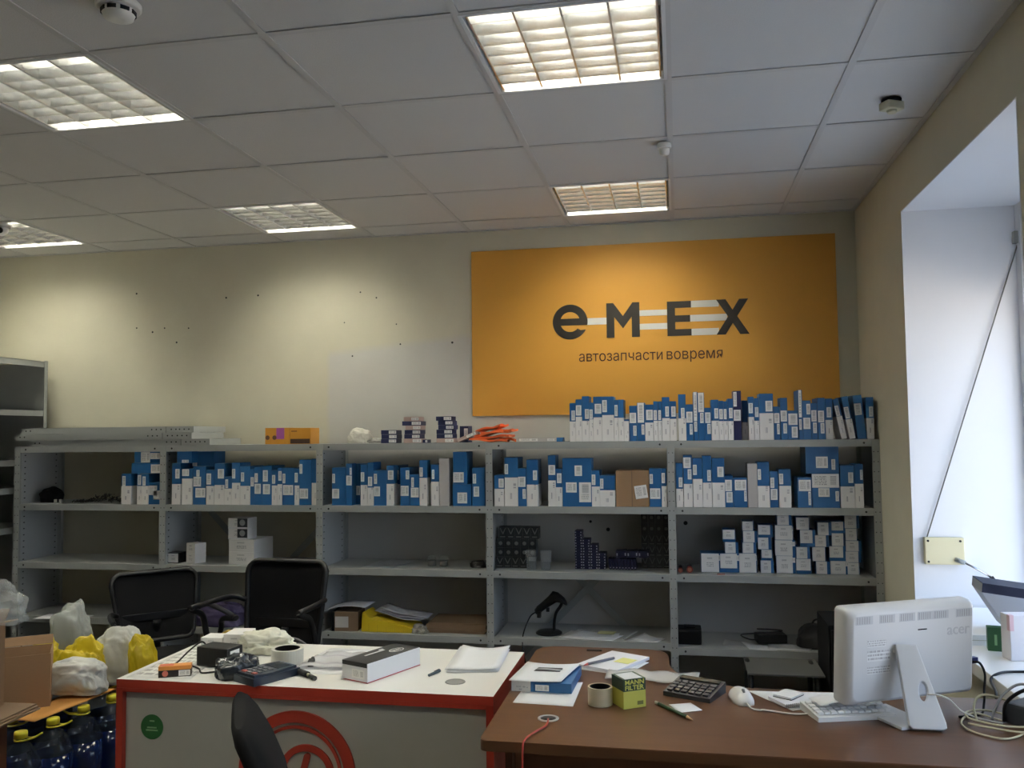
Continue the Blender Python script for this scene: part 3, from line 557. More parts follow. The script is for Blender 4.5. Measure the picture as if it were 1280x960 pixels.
(-1.1656,4.612,1.1085,0.1038,0.16,0.1177,0.0,0.0,'blue','short wide blue box, white label, second from right on second shelf of middle bay|boxes on the second shelf of the middle bay',[(0.0023,0.0436,0.0542,0.0587)]),
(-1.0721,4.612,1.1085,0.0705,0.143,0.2072,0.0,0.0,'blue','tall blue box, white labels, rightmost on second shelf of middle bay|boxes on the second shelf of the middle bay',[(-0.0221,0.1482,0.0184,0.0528),(-0.0123,0.0783,0.0309,0.0546)]),
(-0.9576,4.612,1.1085,0.0537,0.185,0.1663,0.5626,0.0,'blue','blue box, white base, leftmost on second shelf of fourth bay|boxes on the second shelf of the fourth bay',[(0.0113,0.1239,0.0285,0.0484)]),
(-0.891,4.612,1.1085,0.0728,0.16,0.2611,0.5901,0.0,'blue','tall blue box, white base, second from left on second shelf of fourth bay|boxes on the second shelf of the fourth bay',[(-0.0259,0.1995,0.0191,0.0546)]),
(-0.8314,4.612,1.1085,0.0449,0.175,0.2023,0.0,0.0,'blue','tall blue box, white labels, third from left on second shelf of fourth bay|boxes on the second shelf of the fourth bay',[(-0.0014,0.1309,0.0401,0.0542),(0.0110,0.0657,0.0178,0.0521)]),
(-0.7768,4.612,1.1085,0.0595,0.133,0.2504,0.4626,0.0,'blue','tall blue box, white base, fourth from left on second shelf of fourth bay|boxes on the second shelf of the fourth bay',[(0.0164,0.1659,0.0226,0.0521)]),
(-0.6699,4.612,1.1085,0.041,0.125,0.2719,0.507,0.0,'blue','tall blue box, white base, fifth from left on second shelf of fourth bay|boxes on the second shelf of the fourth bay',[(0.0007,0.1938,0.0357,0.0521)]),
(-0.6319,4.612,1.1085,0.0335,0.146,0.1997,0.5106,0.0,'blue','slim blue box, white base, sixth from left on second shelf of fourth bay|boxes on the second shelf of the fourth bay',[(0.0022,0.1498,0.0243,0.0518)]),
(-0.535,4.612,1.1085,0.155,0.121,0.2554,0.0,0.0,'blue','tall wide blue box, white labels, sixth from right on second shelf of fourth bay|boxes on the second shelf of the fourth bay',[(0.0079,0.1894,0.0392,0.0557),(-0.0305,0.1011,0.0574,0.0535),(0.0427,0.0755,0.0633,0.1047)]),
(-0.4357,4.612,1.1085,0.042,0.141,0.1912,0.5549,0.0,'blue','blue box, white base, fifth from right on second shelf of fourth bay|boxes on the second shelf of the fourth bay',[(-0.0109,0.1417,0.0196,0.0554)]),
(-0.3737,4.612,1.1085,0.0792,0.187,0.1634,0.5287,0.0,'blue','wide blue box, white base, fourth from right on second shelf of fourth bay|boxes on the second shelf of the fourth bay',[(-0.0300,0.1209,0.0172,0.0533)]),
(-0.2436,4.612,1.1085,0.1719,0.2,0.1889,0.0,0.0,'cardboard','brown cardboard carton with tilted white label among blue boxes on second shelf|boxes on the second shelf of the fourth bay',[]),
(-0.1236,4.612,1.1085,0.061,0.111,0.2001,0.0,0.0,'blue','tall blue box, white labels, second from right on second shelf of fourth bay|boxes on the second shelf of the fourth bay',[(-0.0211,0.1454,0.0168,0.0508),(-0.0021,0.0693,0.0531,0.0544)]),
(-0.0787,4.612,1.1085,0.026,0.114,0.1999,0.5417,0.0,'blue','slim blue box, white base, rightmost on second shelf of fourth bay|boxes on the second shelf of the fourth bay',[(-0.0038,0.1502,0.0163,0.0526)]),
(0.0002,4.612,1.1085,0.036,0.124,0.2274,0.4166,0.0,'blue','tall blue box, white base, leftmost on second shelf of right bay|boxes on the second shelf of the right bay',[(0.0057,0.1284,0.0188,0.0505)]),
(0.0438,4.612,1.1085,0.045,0.173,0.2673,0.4489,0.0,'blue','tall blue box, white base, second from left on second shelf of right bay|boxes on the second shelf of the right bay',[(-0.0028,0.2293,0.0373,0.0549),(0.0089,0.1694,0.0195,0.0525)]),
(0.093,4.612,1.1085,0.0481,0.139,0.2523,0.5754,0.0,'blue','tall blue box, white base, third from left on second shelf of right bay|boxes on the second shelf of the right bay',[(-0.0130,0.1924,0.0195,0.0525)]),
(0.1411,4.612,1.1085,0.0446,0.133,0.2646,0.4772,0.0,'blue','tall blue box, white base, fourth from left on second shelf of right bay|boxes on the second shelf of the right bay',[(0.0099,0.1629,0.0184,0.0565)]),
(0.1978,4.612,1.1085,0.0632,0.118,0.2518,0.5016,0.0,'blue','tall blue box, white base, fifth from left on second shelf of right bay|boxes on the second shelf of the right bay',[(0.0109,0.1816,0.0314,0.0523)]),
(0.2502,4.612,1.1085,0.0401,0.189,0.1617,0.0,0.0,'blue','blue box, white labels, sixth from left on second shelf of right bay|boxes on the second shelf of the right bay',[(-0.0028,0.1117,0.0333,0.0582),(0.0009,0.0515,0.0312,0.0539)]),
(0.3059,4.612,1.1085,0.069,0.144,0.1512,0.0,0.0,'blue','blue box, white labels, seventh from left on second shelf of right bay|boxes on the second shelf of the right bay',[(0.0020,0.1139,0.0573,0.0539),(0.0249,0.0579,0.0127,0.0538)]),
(0.3677,4.612,1.1085,0.0473,0.127,0.2238,0.0,0.0,'white','tall plain pale grey box, eighth from left on second shelf of right bay|boxes on the second shelf of the right bay',[]),
(0.4222,4.612,1.1085,0.0584,0.115,0.2319,0.4732,0.0,'blue','tall blue box, white base, seventh from right on second shelf of right bay|boxes on the second shelf of the right bay',[(-0.0200,0.1677,0.0163,0.0539)]),
(0.4744,4.612,1.1085,0.0398,0.114,0.183,0.0,0.0,'blue','blue box, white labels, sixth from right on second shelf of right bay|boxes on the second shelf of the right bay',[(-0.0093,0.1256,0.0191,0.0524),(-0.0020,0.0664,0.0328,0.0553)]),
(0.527,4.612,1.1085,0.0585,0.123,0.194,0.5653,0.0,'blue','blue box, white base, fifth from right on second shelf of right bay|boxes on the second shelf of the right bay',[(-0.0182,0.1451,0.0201,0.0532)]),
(0.6221,4.612,1.1085,0.0664,0.164,0.1517,0.0,0.0,'blue','blue box, white labels, fourth from right on second shelf of right bay|boxes on the second shelf of the right bay',[(0.0011,0.1120,0.0581,0.0573),(0.0229,0.0470,0.0120,0.0681)]),
(0.7108,4.612,1.2809,0.1597,0.2,0.1407,0.0,0.0,'blue','large blue carton standing on a white topped carton, second shelf of right bay|boxes on the second shelf of the right bay',[(-0.0020,0.0563,0.0573,0.0575),(0.0530,0.0450,0.0181,0.0528)]),
(0.724,4.612,1.1085,0.1332,0.22,0.1714,0.0,0.0,'blue','wide blue box, white labels, third from right on second shelf of right bay|boxes on the second shelf of the right bay',[(-0.0007,0.1356,0.1298,0.0690),(-0.0091,0.0769,0.0534,0.0438),(0.0537,0.0584,0.0160,0.0503)]),
(0.8284,4.612,1.1085,0.067,0.149,0.2128,0.5057,0.0,'blue','tall blue box, white base, second from right on second shelf of right bay|boxes on the second shelf of the right bay',[(0.0163,0.1514,0.0233,0.0525)]),
(0.8842,4.612,1.1085,0.0405,0.13,0.2191,0.5512,0.0,'blue','tall blue box, white base, rightmost on second shelf of right bay|boxes on the second shelf of the right bay',[(0.0115,0.1655,0.0121,0.0502)]),
]
STACKS=[
[(0.1493,0.7635,0.0918,0.0967)],
[(0.2435,0.7635,0.0867,0.0982),(0.2542,0.8621,0.0542,0.0583),(0.2471,0.9208,0.0622,0.0641)],
[(0.3400,0.7635,0.0868,0.1005),(0.3433,0.8644,0.0564,0.0551),(0.3487,0.9199,0.0584,0.0597),(0.3440,0.9800,0.0545,0.0492)],
[(0.4305,0.7635,0.0515,0.0657),(0.4360,0.8296,0.0525,0.0548),(0.4203,0.8848,0.0529,0.0615),(0.4269,0.9468,0.0599,0.0639)],
[(0.5246,0.7635,0.0811,0.0898),(0.5220,0.8537,0.0871,0.0808),(0.5244,0.9349,0.0873,0.0754),(0.5216,1.0107,0.0585,0.0535)],
[(0.6175,0.7635,0.0717,0.0766),(0.6110,0.8405,0.0550,0.0594),(0.6356,0.9003,0.0619,0.0864),(0.6183,0.9871,0.0632,0.0635)],
[(0.7055,0.7635,0.0541,0.0648),(0.6932,0.8287,0.0628,0.0724),(0.7050,0.9015,0.0550,0.0594),(0.7181,0.9613,0.0539,0.0654)],
[(0.7862,0.7635,0.0751,0.0682),(0.7792,0.8321,0.0681,0.0743),(0.7874,0.9068,0.0565,0.0659),(0.7887,0.9730,0.0580,0.0586)],
[(0.8592,0.7635,0.0554,0.0608),(0.8554,0.8247,0.0626,0.0564),(0.8572,0.8814,0.0628,0.0535),(0.8546,0.9353,0.0550,0.0614),(0.8528,0.9971,0.0583,0.0652)],
]

CATB = 'box'
def carton(w, d, h, sp, kind):
    b = nb()
    if sp > .05:
        bx(b, (-w/2, 0, 0), (w/2, d, h*sp), 1, bev=.0012); bx(b, (-w/2, 0, h*sp), (w/2, d, h), 0, bev=.0012)
    else: bx(b, (-w/2, 0, 0), (w/2, d, h), 0, bev=.0012)
    return b
KM = {'blue': ['blue', 'cartonw'], 'navy': ['navy', 'cartonw'], 'white': ['plainw', 'cartonw'], 'cardboard': ['kraft', 'cartonw']}
for (x, y, z, w, d, h, sp, t, kind, lab, labs) in BOXES:
    label, group = lab.split('|')
    o = obj('filter_box' if kind != 'cardboard' else 'cardboard_carton', carton(w, d, h, sp, kind), KM[kind])
    if t:
        px = x-w/2; o.location = (px+w/2*math.cos(R(t)), y, z+w/2*math.sin(-R(t))); o.rotation_euler = (0, R(t), 0)
    else: o.location = (x, y, z); 
    tag(o, label, CATB, group)
    for (cx_, cz_, lw, lh) in labs:
        tall = lh > lw*1.25
        obj('label', bx(nb(), (cx_-lw/2, -.0012, cz_-lh/2), (cx_+lw/2, -.0003, cz_+lh/2)), 'labelv' if tall else 'labelw', o)
    if kind == 'cardboard':
        obj('label', bx(nb(), (-.032, -.0012, -.034), (.032, -.0003, .034)), 'labelw', o, (.045, 0, .078), rot=(0, R(-8), 0))
        obj('tape_strip', bx(nb(), (-.004, -.001, .001), (.001, -.0002, h-.001)), 'kraftd', o)
NTH = ['lowest', 'second up', 'third up', 'fourth up', 'fifth up']; SNTH = ['first', 'second', 'third', 'fourth', 'fifth', 'sixth', 'seventh', 'eighth', 'ninth']
for ci, col in enumerate(STACKS):
    for bi, (x, z, w, h) in enumerate(col):
        big = w > .075
        pos = (NTH[bi] if bi < len(col)-1 or len(col) == 1 else 'topmost') if len(col) > 1 else 'standing alone'
        ex = .014 if (ci*2+bi) % 3 != 1 else .003
        o = obj('small_carton', bx(nb(), (-w/2, 0, 0), (w/2+ex, .10 if not big else .12, h), 0, bev=.0012), 'blue', None, (x, 4.70+random.uniform(0, .006), z), random.uniform(-.03, .03))
        nlow = h*.22 if (ci+bi*2) % 4 == 1 else .0008
        obj('white_front', bx(nb(), (-w/2+.0006, -.0012, nlow), (w/2-.0006, -.0003, h-.0008)), 'boxw', o)
        if big: obj('label', bx(nb(), (w/2-.006, -.0022, h*.62), (w/2+ex-.001, -.0013, h*.9)), 'labelw', o)
        tag(o, f"{'larger' if big else 'small'} white fronted carton, {pos}, {SNTH[ci]} stack from left, third shelf of right bay", 'box', 'white fronted cartons on the third shelf of the right bay')

# ---------------------------------------------------------------- white counter with red edging
ct = thing('counter', 'white service counter with red edging and round red emblem', 'counter', (-1.135, 2.72, 0))
X0, X1, Y0, Y1 = -.60, .60, -.255, .255
b = nb(); bx(b, (X0, Y0, .724), (X1, Y1, .75), 0)
b.faces.ensure_lookup_table()
for k_, f in enumerate(b.faces): f.material_index = 0 if k_ == 1 else 1
obj('worktop', b, ['wwhite', 'red'], ct)
for x0 in (X0, X1-.022): obj('side_panel', bx(nb(), (x0, Y0, 0), (x0+.022, Y1, .7235)), 'red', ct)
obj('front_panel', bx(nb(), (X0+.0225, Y0+.018, .06), (X1-.0225, Y0+.036, .7235)), M_('panel_laminate', (.46, .45, .40), .45, noise=.02), ct)
obj('edge_strip', bx(nb(), (X0+.0225, Y0, .712), (X1-.0225, Y0+.0175, .7235)), 'red', ct)
obj('plinth', bx(nb(), (X0+.0225, Y0+.03, 0), (X1-.0225, Y0+.045, .0595)), 'red', ct)
def ring_bm(cx, cz, ro, ri, y, th, a0=0, a1=360, n=64):
    b = nb(); full = a1-a0 >= 360
    pr = []
    for i in range(n if full else n+1):
        a = R(a0+(a1-a0)*i/n); c, s = math.cos(a), math.sin(a)
        pr.append([b.verts.new((cx+r*c, yy, cz+r*s)) for r, yy in ((ro, y), (ri, y), (ri, y-th), (ro, y-th))])
    m = len(pr)
    for i in range(m if full else m-1):
        p, q = pr[i], pr[(i+1) % m]
        for k in range(4): b.faces.new((p[k], q[k], q[(k+1) % 4], p[(k+1) % 4]))
    if not full: b.faces.new(pr[0]); b.faces.new(list(reversed(pr[-1])))
    return b
ey = Y0+.0175; ex = -1.141+1.135
obj('emblem_ring', ring_bm(ex, .491, .186, .152, ey, .007), 'red', ct)
obj('emblem_arc', ring_bm(ex, .491, .143, .134, ey, .006, -20, 200), 'red', ct)
obj('emblem_dial', ring_bm(ex+.031, .492, .088, .068, ey, .006), 'red', ct)
b = nb(); d = Vector((-.045, -.16)).normalized(); 
o1 = [(.010*math.cos(t_*math.pi/8), .010*math.sin(t_*math.pi/8)) for t_ in range(0, 9)]+[(-.010, -.17), (.010, -.17)]
prism(b, o1, 0, .007, XZ(0)); obj('emblem_needle', b, 'red', ct, (ex+.034, ey, .545), rot=(0, R(16), 0))
stk = M_('green_sticker', (.012, .10, .022), .5)
t_ = tag(obj('round_sticker', cyl(nb(), (0, 0, 0), (0, -.0012, 0), .038, n=32), stk, None, (-1.622, 2.4829, .604)), 'round green sticker on the front of the white counter', 'sticker')
def small_text(parent, s, size, M, mat, name='lettering', depth=.0006, bold=0.): 
    o = obj(name, text_bm(s, size, depth, 'CENTER', M, bold), mat, parent); return o
stw = M_('sticker_print', (.25, .40, .22), .5)
for z_, w2 in ((.016, .008), (-.004, .016), (-.012, .020)):
    obj('print_line', bx(nb(), (-w2, -.0018, z_), (w2, -.0012, z_+.004)), stw, t_)
tag(obj('cable_hole', lathe(nb(), [(.031, 0), (.030, .0015), (.024, .0018), (.023, .0006)], n=28), M_('grommet_grey', (.25, .25, .24), .5), None, (-.68, 2.592, .7502)), 'small round grey cable cap on white counter top, right side', 'cable cap')

# ---------------------------------------------------------------- brown L-shaped desk
dk = thing('desk', 'brown L-shaped wooden desk with white monitor on it', 'desk', (0, 2.4, 0))
def arcp(c, r, a0, a1, n=6): return [(c[0]+r*math.cos(R(a0+(a1-a0)*i/n)), c[1]+r*math.sin(R(a0+(a1-a0)*i/n))) for i in range(n+1)]
out = arcp((-.475, 2.138), .022, 180, 270)+[(.965, 2.116), (.965, 2.66), (.35, 2.655)]+crv([(.28, 2.655, 0), (.17, 2.665, 0), (.06, 2.705, 0), (-.005, 2.77, 0), (-.04, 2.86, 0), (-.047, 2.96, 0)], 4)[0:0]
out += [(p.x, p.y) for p in crv([(.28, 2.655, 0), (.17, 2.665, 0), (.06, 2.705, 0), (-.005, 2.77, 0), (-.04, 2.86, 0), (-.047, 2.96, 0)], 4)]
out += arcp((-.12, 3.005), .07, 0, 90)+arcp((-.43, 3.005), .07, 90, 180)
out = [(x, y-2.4) for x, y in out]
b = prism(nb(), out, .724, .75); 
es = [e for e in b.edges if abs(e.verts[0].co.z-e.verts[1].co.z) < 1e-6 and e.verts[0].co.z > .74]
bmesh.ops.bevel(b, geom=es, offset=.004, segments=2, affect='EDGES', profile=.6)
obj('desktop', b, 'wood', dk)
obj('front_panel', bx(nb(), (-.42, -.215, .12), (.93, -.197, .7235)), 'woodd', dk)
for x in (-.44, .932): obj('side_panel', bx(nb(), (x, -.24, 0), (x+.018, .22, .7235)), 'woodd', dk)
obj('back_leg', bx(nb(), (-.40, .56, 0), (-.12, .578, .7235)), 'woodd', dk)
t_ = thing('cable_grommet', 'round grey cable grommet with a red wire, near front of brown desk', 'cable cap', (-.352, 2.30, .7502))
obj('rim', lathe(nb(), [(.028, 0), (.028, .002), (.022, .003), (.021, .0005)], n=28), M_('grommet_light', (.42, .42, .40), .4), t_)
obj('cap', lathe(nb(), [(.0205, 0), (.0205, .0012), (.004, .0014)], n=24), 'black', t_)
tag(obj('red_cable', tube(nb(), [(-.350, 2.285, .7545), (-.347, 2.255, .7555), (-.350, 2.225, .7545), (-.366, 2.19, .754), (-.378, 2.155, .754), (-.383, 2.125, .7545), (-.386, 2.108, .742), (-.387, 2.103, .66), (-.388, 2.103, .5)], .0026), M_('red_wire', (.33, .03, .02), .4)), 'thin red cable hanging over the front edge of brown desk', 'cable')
tag(obj('cable_cover', bx(nb(), (-.026, -.008, 0), (.026, .008, .003), bev=.001), 'black', None, (-.30, 3.03, .7502)), 'small black cover plate at far edge of the brown desk', 'cable cap')

# ---------------------------------------------------------------- office chairs
def office_chair(name, label, loc, rz, w=.42, hb=.40, zb=.50, seat_z=.46, arms=True, top_bow=.03, az=None, al=.14, al2=None, rec=.16, tp=.90):
    az = az or seat_z+.20
    c = thing(name, label, 'chair', loc, rz, 'black mesh office chairs')
    out = []
    def rr(hw, h0, h1, rad, bow):
        pts = []
        for (cx, cz, a0) in ((hw-rad, h1-rad, 0), (-hw+rad, h1-rad, 90), (-hw*tp+rad, h0+rad, 180), (hw*tp-rad, h0+rad, 270)):
            for i in range(6):
                a = R(a0+18*i); x = cx+rad*math.cos(a); z = cz+rad*math.sin(a)
                if z > (h0+h1)/2: z += bow*(1-(x/hw)**2)
                pts.append((x, z))
        return pts
    lean = lambda z: (z-zb)*rec
    ol = rr(w/2, zb, zb+hb, .045, top_bow)
    cur = lambda x, z: .22+lean(z)+.03*(1-(x/(w/2))**2)
    tube_pts = [(x, cur(x, z), z) for x, z in ol]; b = nb()
    n = len(tube_pts); rs = []
    for i in range(n):
        p = Vector(tube_pts[i]); d = (Vector(tube_pts[(i+1) % n])-Vector(tube_pts[i-1])).normalized(); a = d.cross(Vector((0, 1, 0))).normalized(); e = Vector((0, 1, 0))
        rs.append([b.verts.new(p+a*.013*math.cos(q*math.pi/4)+e*.017*math.sin(q*math.pi/4)) for q in range(8)])
    skin(b, rs+[rs[0]], caps=False); obj('back_frame', b, 'black', c)
    b = nb(); N, K = 10, 10; gr = []
    for th in (0, .006):
        gr.append([[b.verts.new(((w/2-.006)*(-1+2*i/N)*(tp+(1-tp)*j/K), cur((w/2)*(-1+2*i/N), zb+hb*j/K)+th, zb+.006+(hb-.012+top_bow*(1-(-1+2*i/N)**2))*j/K)) for j in range(K+1)] for i in range(N+1)])
    for g, rev in ((gr[0], 0), (gr[1], 1)):
        for i in range(N):
            for j in range(K):
                q = [g[i][j], g[i+1][j], g[i+1][j+1], g[i][j+1]]; f = b.faces.new(list(reversed(q)) if rev else q); f.smooth = True
    obj('mesh_back', b, 'blackm', c)
    obj('lumbar_bar', bx(nb(), (-w*.40, .235+lean(zb+.1), zb+.10), (w*.40, .25+lean(zb+.1), zb+.14), bev=.005), 'black', c)
    obj('back_stem', tube(nb(), [(0, .27, zb+.10), (0, .285, zb-.02), (0, .22, seat_z-.03), (0, .05, seat_z-.05)], .022, n=8), 'black', c)
    b = nb(); prism(b, [(.235*math.copysign(abs(math.cos(R(a)))**.6, math.cos(R(a))), .225*math.copysign(abs(math.sin(R(a)))**.6, math.sin(R(a)))-.02) for a in range(0, 360, 12)], seat_z-.035, seat_z+.02)
    bmesh.ops.bevel(b, geom=[e for e in b.edges if abs(e.verts[0].co.z-e.verts[1].co.z) < 1e-6], offset=.016, segments=2, affect='EDGES')
    for f in b.faces: f.smooth = True
    obj('seat', b, 'blackm', c)
    if arms:
        for s in (-1, 1):
            b = nb(); al = al if s < 0 or al2 is None else al2
            tube(b, [(s*.215, .12, seat_z-.04), (s*.265, .10, seat_z-.01), (s*.275, .04, (seat_z+az)/2), (s*.272, .0, az-.05), (s*.268, -al*.8, az-.012), (s*.266, -al+.01, az-.004)], .014, n=8)
            tube(b, [(s*.20, .245, az-.02), (s*.24, .20, az), (s*.262, .08, az+.002), (s*.268, -al, az)], .013, n=8)
            obj('armrest', b, 'black', c)
    obj('gas_column', lathe(nb(), [(.045, .10), (.045, .16), (.028, .165), (.028, seat_z-.06), (.07, seat_z-.055), (.07, seat_z-.036)], n=16), 'black', c)
    for k in range(5):
        a = 2*math.pi*k/5+.3; ca, sa = math.cos(a), math.sin(a)
        lg = obj('base_leg', tube(nb(), [(.03*ca, .03*sa, .125), (.18*ca, .18*sa, .105), (.29*ca, .29*sa, .08)], lambda t: .020-.007*t, n=8), 'black', c)
        b = nb(); cyl(b, (.29*ca-.012*sa, .29*sa+.012*ca, .027), (.29*ca+.012*sa, .29*sa-.012*ca, .027), .027, n=14); cyl(b, (.29*ca, .29*sa, .04), (.29*ca, .29*sa, .085), .008, n=8)
        obj('caster', b, 'black', c)
    return c
office_chair('office_chair', 'black mesh office chair behind counter, nearer to the bags, turned sideways', (-2.585, 4.09, 0), R(45), w=.44, hb=.335, zb=.42, seat_z=.37, top_bow=.028, az=.585, al=.06, al2=.26, rec=.36, tp=.84)
office_chair('office_chair', 'black mesh office chair behind middle of counter, higher back facing camera', (-1.885, 3.66, 0), R(-4), w=.415, hb=.40, zb=.49, seat_z=.44, top_bow=.012, az=.735, al=.10)
# visitor chair in front of the counter, its back seen from the side
vc = thing('visitor_chair', 'black padded chair in front of counter, back seen edge-on', 'chair', (-.845, 1.90, -.015), R(118))
b = nb(); rs = []
prof = [(.60, .045, .032, .19), (.66, .060, .034, .20), (.74, .078, .034, .205), (.81, .106, .033, .20), (.865, .133, .030, .185), (.893, .147, .022, .165), (.905, .152, .010, .14)]
for z, y, th, hw in prof:
    rs.append([b.verts.new((hw*math.copysign(abs(math.cos(R(a)))**.5, math.cos(R(a))), y+th*math.copysign(abs(math.sin(R(a)))**.7, math.sin(R(a))), z)) for a in range(0, 360, 15)])
skin(b, rs); obj('backrest', b, 'blackm', vc)
b = nb(); bx(b, (-.22, -.42, .42), (.22, .02, .475), bev=.02); obj('seat', b, 'blackm', vc)
for s in (-1, 1):
    obj('back_post', tube(nb(), [(s*.17, .07, .70), (s*.17, .045, .55), (s*.18, .02, .45), (s*.20, .05, .2), (s*.205, .08, .016)], .012, n=8), 'black', vc)
    obj('leg', tube(nb(), [(s*.19, -.36, .425), (s*.20, -.39, .2), (s*.205, -.41, .016)], .012, n=8), 'black', vc)
bagm = M_('black_nylon', (.014, .014, .016), .6, bump=.3, scale=30)
from mathutils import noise as NZ
def lumpy(seed, sx, sy, sz, amp, n=24, m=14, flat=.25, p=.75):
    b = nb(); bmesh.ops.create_icosphere(b, subdivisions=5, radius=1.)
    off = Vector((seed*3.7, seed*1.3, seed*2.1)); k_ = amp/.06
    for v in b.verts:
        d = v.co.normalized()
        r1 = NZ.noise(d*1.4+off)*.55; rid = (1-abs(NZ.noise(d*2.2+off*2)))**2*.22-.14; rid2 = -abs(NZ.noise(d*4.5+off*3))*.20+.04; fin = -abs(NZ.noise(d*10+off))*.06
        r = 1+k_*.55*(r1+rid+rid2+fin)
        q = Vector([math.copysign(abs(c)**.8, c) for c in d])*r
        z = max(-flat*2, q.z)
        v.co = (q.x*sx*.5, q.y*sy*.5, sz*(z+2*flat)/(1+2*flat))
    for f in b.faces: f.smooth = True
    return b
bg = thing('shoulder_bag', 'black bag on chair seat, hump showing just above counter edge', 'bag', (-1.64, 3.42, .461), .1)
obj('body', lumpy(3, .34, .24, .175, .03, p=.45), bagm, bg)
obj('strap', tube(nb(), [(-.13, 0, .15), (-.05, -.03, .195), (.06, -.02, .20), (.13, 0, .15)], .006), M_('strap_edge', (.10, .10, .10), .5), bg)

# ---------------------------------------------------------------- left foreground: cabinet, cartons, bags and bottles
cb = thing('side_cabinet', 'dark reddish wooden cabinet at the lower left frame corner', 'cabinet', (-2.77, 2.64, 0))
obj('carcass', bx(nb(), (-.24, -.09, 0), (.24, .30, .44)), 'woodd', cb); obj('cabinet_top', bx(nb(), (-.25, -.10, .4405), (.25, .31, .462), bev=.002), 'woodd', cb)
obj('door', bx(nb(), (-.235, -.1, .03), (.235, -.0905, .43)), 'woodd', cb)
obj('side_door', bx(nb(), (.2405, -.08, .03), (.249, .29, .43)), 'woodd', cb)
t_ = thing('flat_carton', 'folded flat brown carton lying on cabinet at lower left corner', 'box', (-2.655, 2.79, .4625), R(3))
for k in range(3): obj('board', bx(nb(), (-.22+.01*k, -.16, .007*k), (.235-.008*k, .19, .0065+.007*k)), 'kraftd', t_)
def open_carton(name, label, loc, rz, w, d, h, flaps, mat='kraft'):
    c = thing(name, label, 'box', loc, rz)
    th = .005; b = nb(); bx(b, (-w/2, 0, 0), (w/2, d, th)); bx(b, (-w/2, 0, th), (w/2, th, h)); bx(b, (-w/2, d-th, th), (w/2, d, h)); bx(b, (-w/2, th, th), (-w/2+th, d-th, h)); bx(b, (w/2-th, th, th), (w/2, d-th, h))
    obj('body', b, mat, c)
    for side, ang, ln in flaps:
        b = nb()
        if side in 'fb':
            bx(b, (-w/2+.002, 0, 0), (w/2-.002, ln, .004)); o = obj('flap', b, mat, c, (0, 0 if side == 'f' else d, h+.002), rot=(R(180-ang) if side == 'f' else R(ang), 0, 0))
        else:
            bx(b, (0, .003, 0), (ln, d-.003, .004)); o = obj('flap', b, mat, c, (w/2 if side == 'r' else -w/2, 0, h+.002), rot=(0, R(-ang) if side == 'r' else R(180+ang), 0))
    return c
open_carton('open_carton', 'tall brown carton at left frame edge under a clear plastic bag', (-2.735, 2.735, .485), 0, .35, .22, .31, [('r', 10, .06), ('b', 60, .05)])
open_carton('open_carton', 'brown open carton resting on the blue fluid bottles at left', (-2.812, 3.235, .354), R(36), .36, .20, .225, [('b', 70, .04)])
cl = clear('clear_film', (.93, .95, .95), .22, .12)
tag(obj('clear_bag', lumpy(8, .34, .20, .17, .09, n=36, m=22, flat=.35), cl, None, (-2.60, 2.86, .81)), 'crumpled clear plastic bag on top of the tall carton', 'bag')
# bottles of blue fluid, each with a yellow cap and handle
glassb = clear('clear_bottle', (.72, .80, .90), .28, .06, (.05, .06, .075)); liq = M_('blue_fluid', (.003, .009, .045), .12)
bm1 = lathe(nb(), [(.045, 0), (.076, .004), (.078, .02), (.076, .10), (.078, .11), (.078, .205)], n=24); BL = mesh('fluid', bm1, liq)
bm1 = lathe(nb(), [(.0785, .2055), (.076, .225), (.060, .262), (.036, .292), (.021, .303), (.0205, .318)], n=24); BS = mesh('shoulder', bm1, glassb)
capm = M_('yellow_cap', (.60, .55, .03), .35)
bm1 = lathe(nb(), [(.025, .3185), (.025, .336), (.0235, .343), (.010, .3435)], n=20); BC = mesh('cap', bm1, capm)
bm1 = nb(); tube(bm1, [(-.024, 0, .313), (-.012, -.021, .312), (.012, -.022, .312), (.03, -.012, .313), (.055, .0, .318), (.078, .006, .332)], .0036, n=6); tube(bm1, [(-.024, 0, .313), (-.012, .021, .312), (.012, .022, .312), (.03, .014, .313), (.055, .01, .318), (.078, .006, .332)], .0036, n=6); BH = mesh('handle', bm1, capm)
spots = [(-2.583, 3.075, .3, 'nearest front, by the cabinet'), (-2.572, 3.242, .1, 'second from the cabinet'), (-2.555, 3.408, -2.6, 'third from the cabinet'), (-2.535, 3.573, .6, 'fourth from the cabinet'), (-2.53, 3.74, -2.9, 'farthest, next to counter side'), (-2.755, 3.225, .0, 'behind the nearest one at left'), (-2.745, 3.397, .4, 'hidden under the open carton'), (-2.745, 3.57, .4, 'under the bags, behind the row'), (-2.71, 3.745, .4, 'under the bags, next to farthest'), (-2.93, 3.70, .4, 'under clear bag'), (-2.92, 3.53, .4, 'under carton back'), (-2.92, 3.36, .4, 'under carton left'), (-3.09, 3.66, .4, 'under small yellow bag')]
for x, y, a, s in spots:
    t_ = thing('fluid_bottle', f'clear bottle of dark blue fluid with yellow cap, {s}', 'bottle', (x, y, 0), a, 'bottles of blue fluid on the floor')
    for n_, me in (('fluid', BL), ('shoulder', BS), ('cap', BC), ('handle', BH)): link(n_, me, t_)
b = nb(); sheet(b, lambda u, v: (-2.735+.135*u+.07*v*u, 3.17+.42*v, .352+.010*u*(1-u)+.012*v*u), 4, 6, .004)
tag(obj('cardboard_sheet', b, M_('orange_brown_cardboard', (.50, .235, .055), .7)), 'orange-brown cardboard sheet lying across bottle caps', 'cardboard')
whb = M_('white_film_bag', (.62, .63, .60), .35, bump=.5, scale=18); ylb = M_('yellow_film_bag', (.62, .47, .015), .35, bump=.5, scale=20); glb = clear('milky_film', (.8, .83, .8), .45, .3)
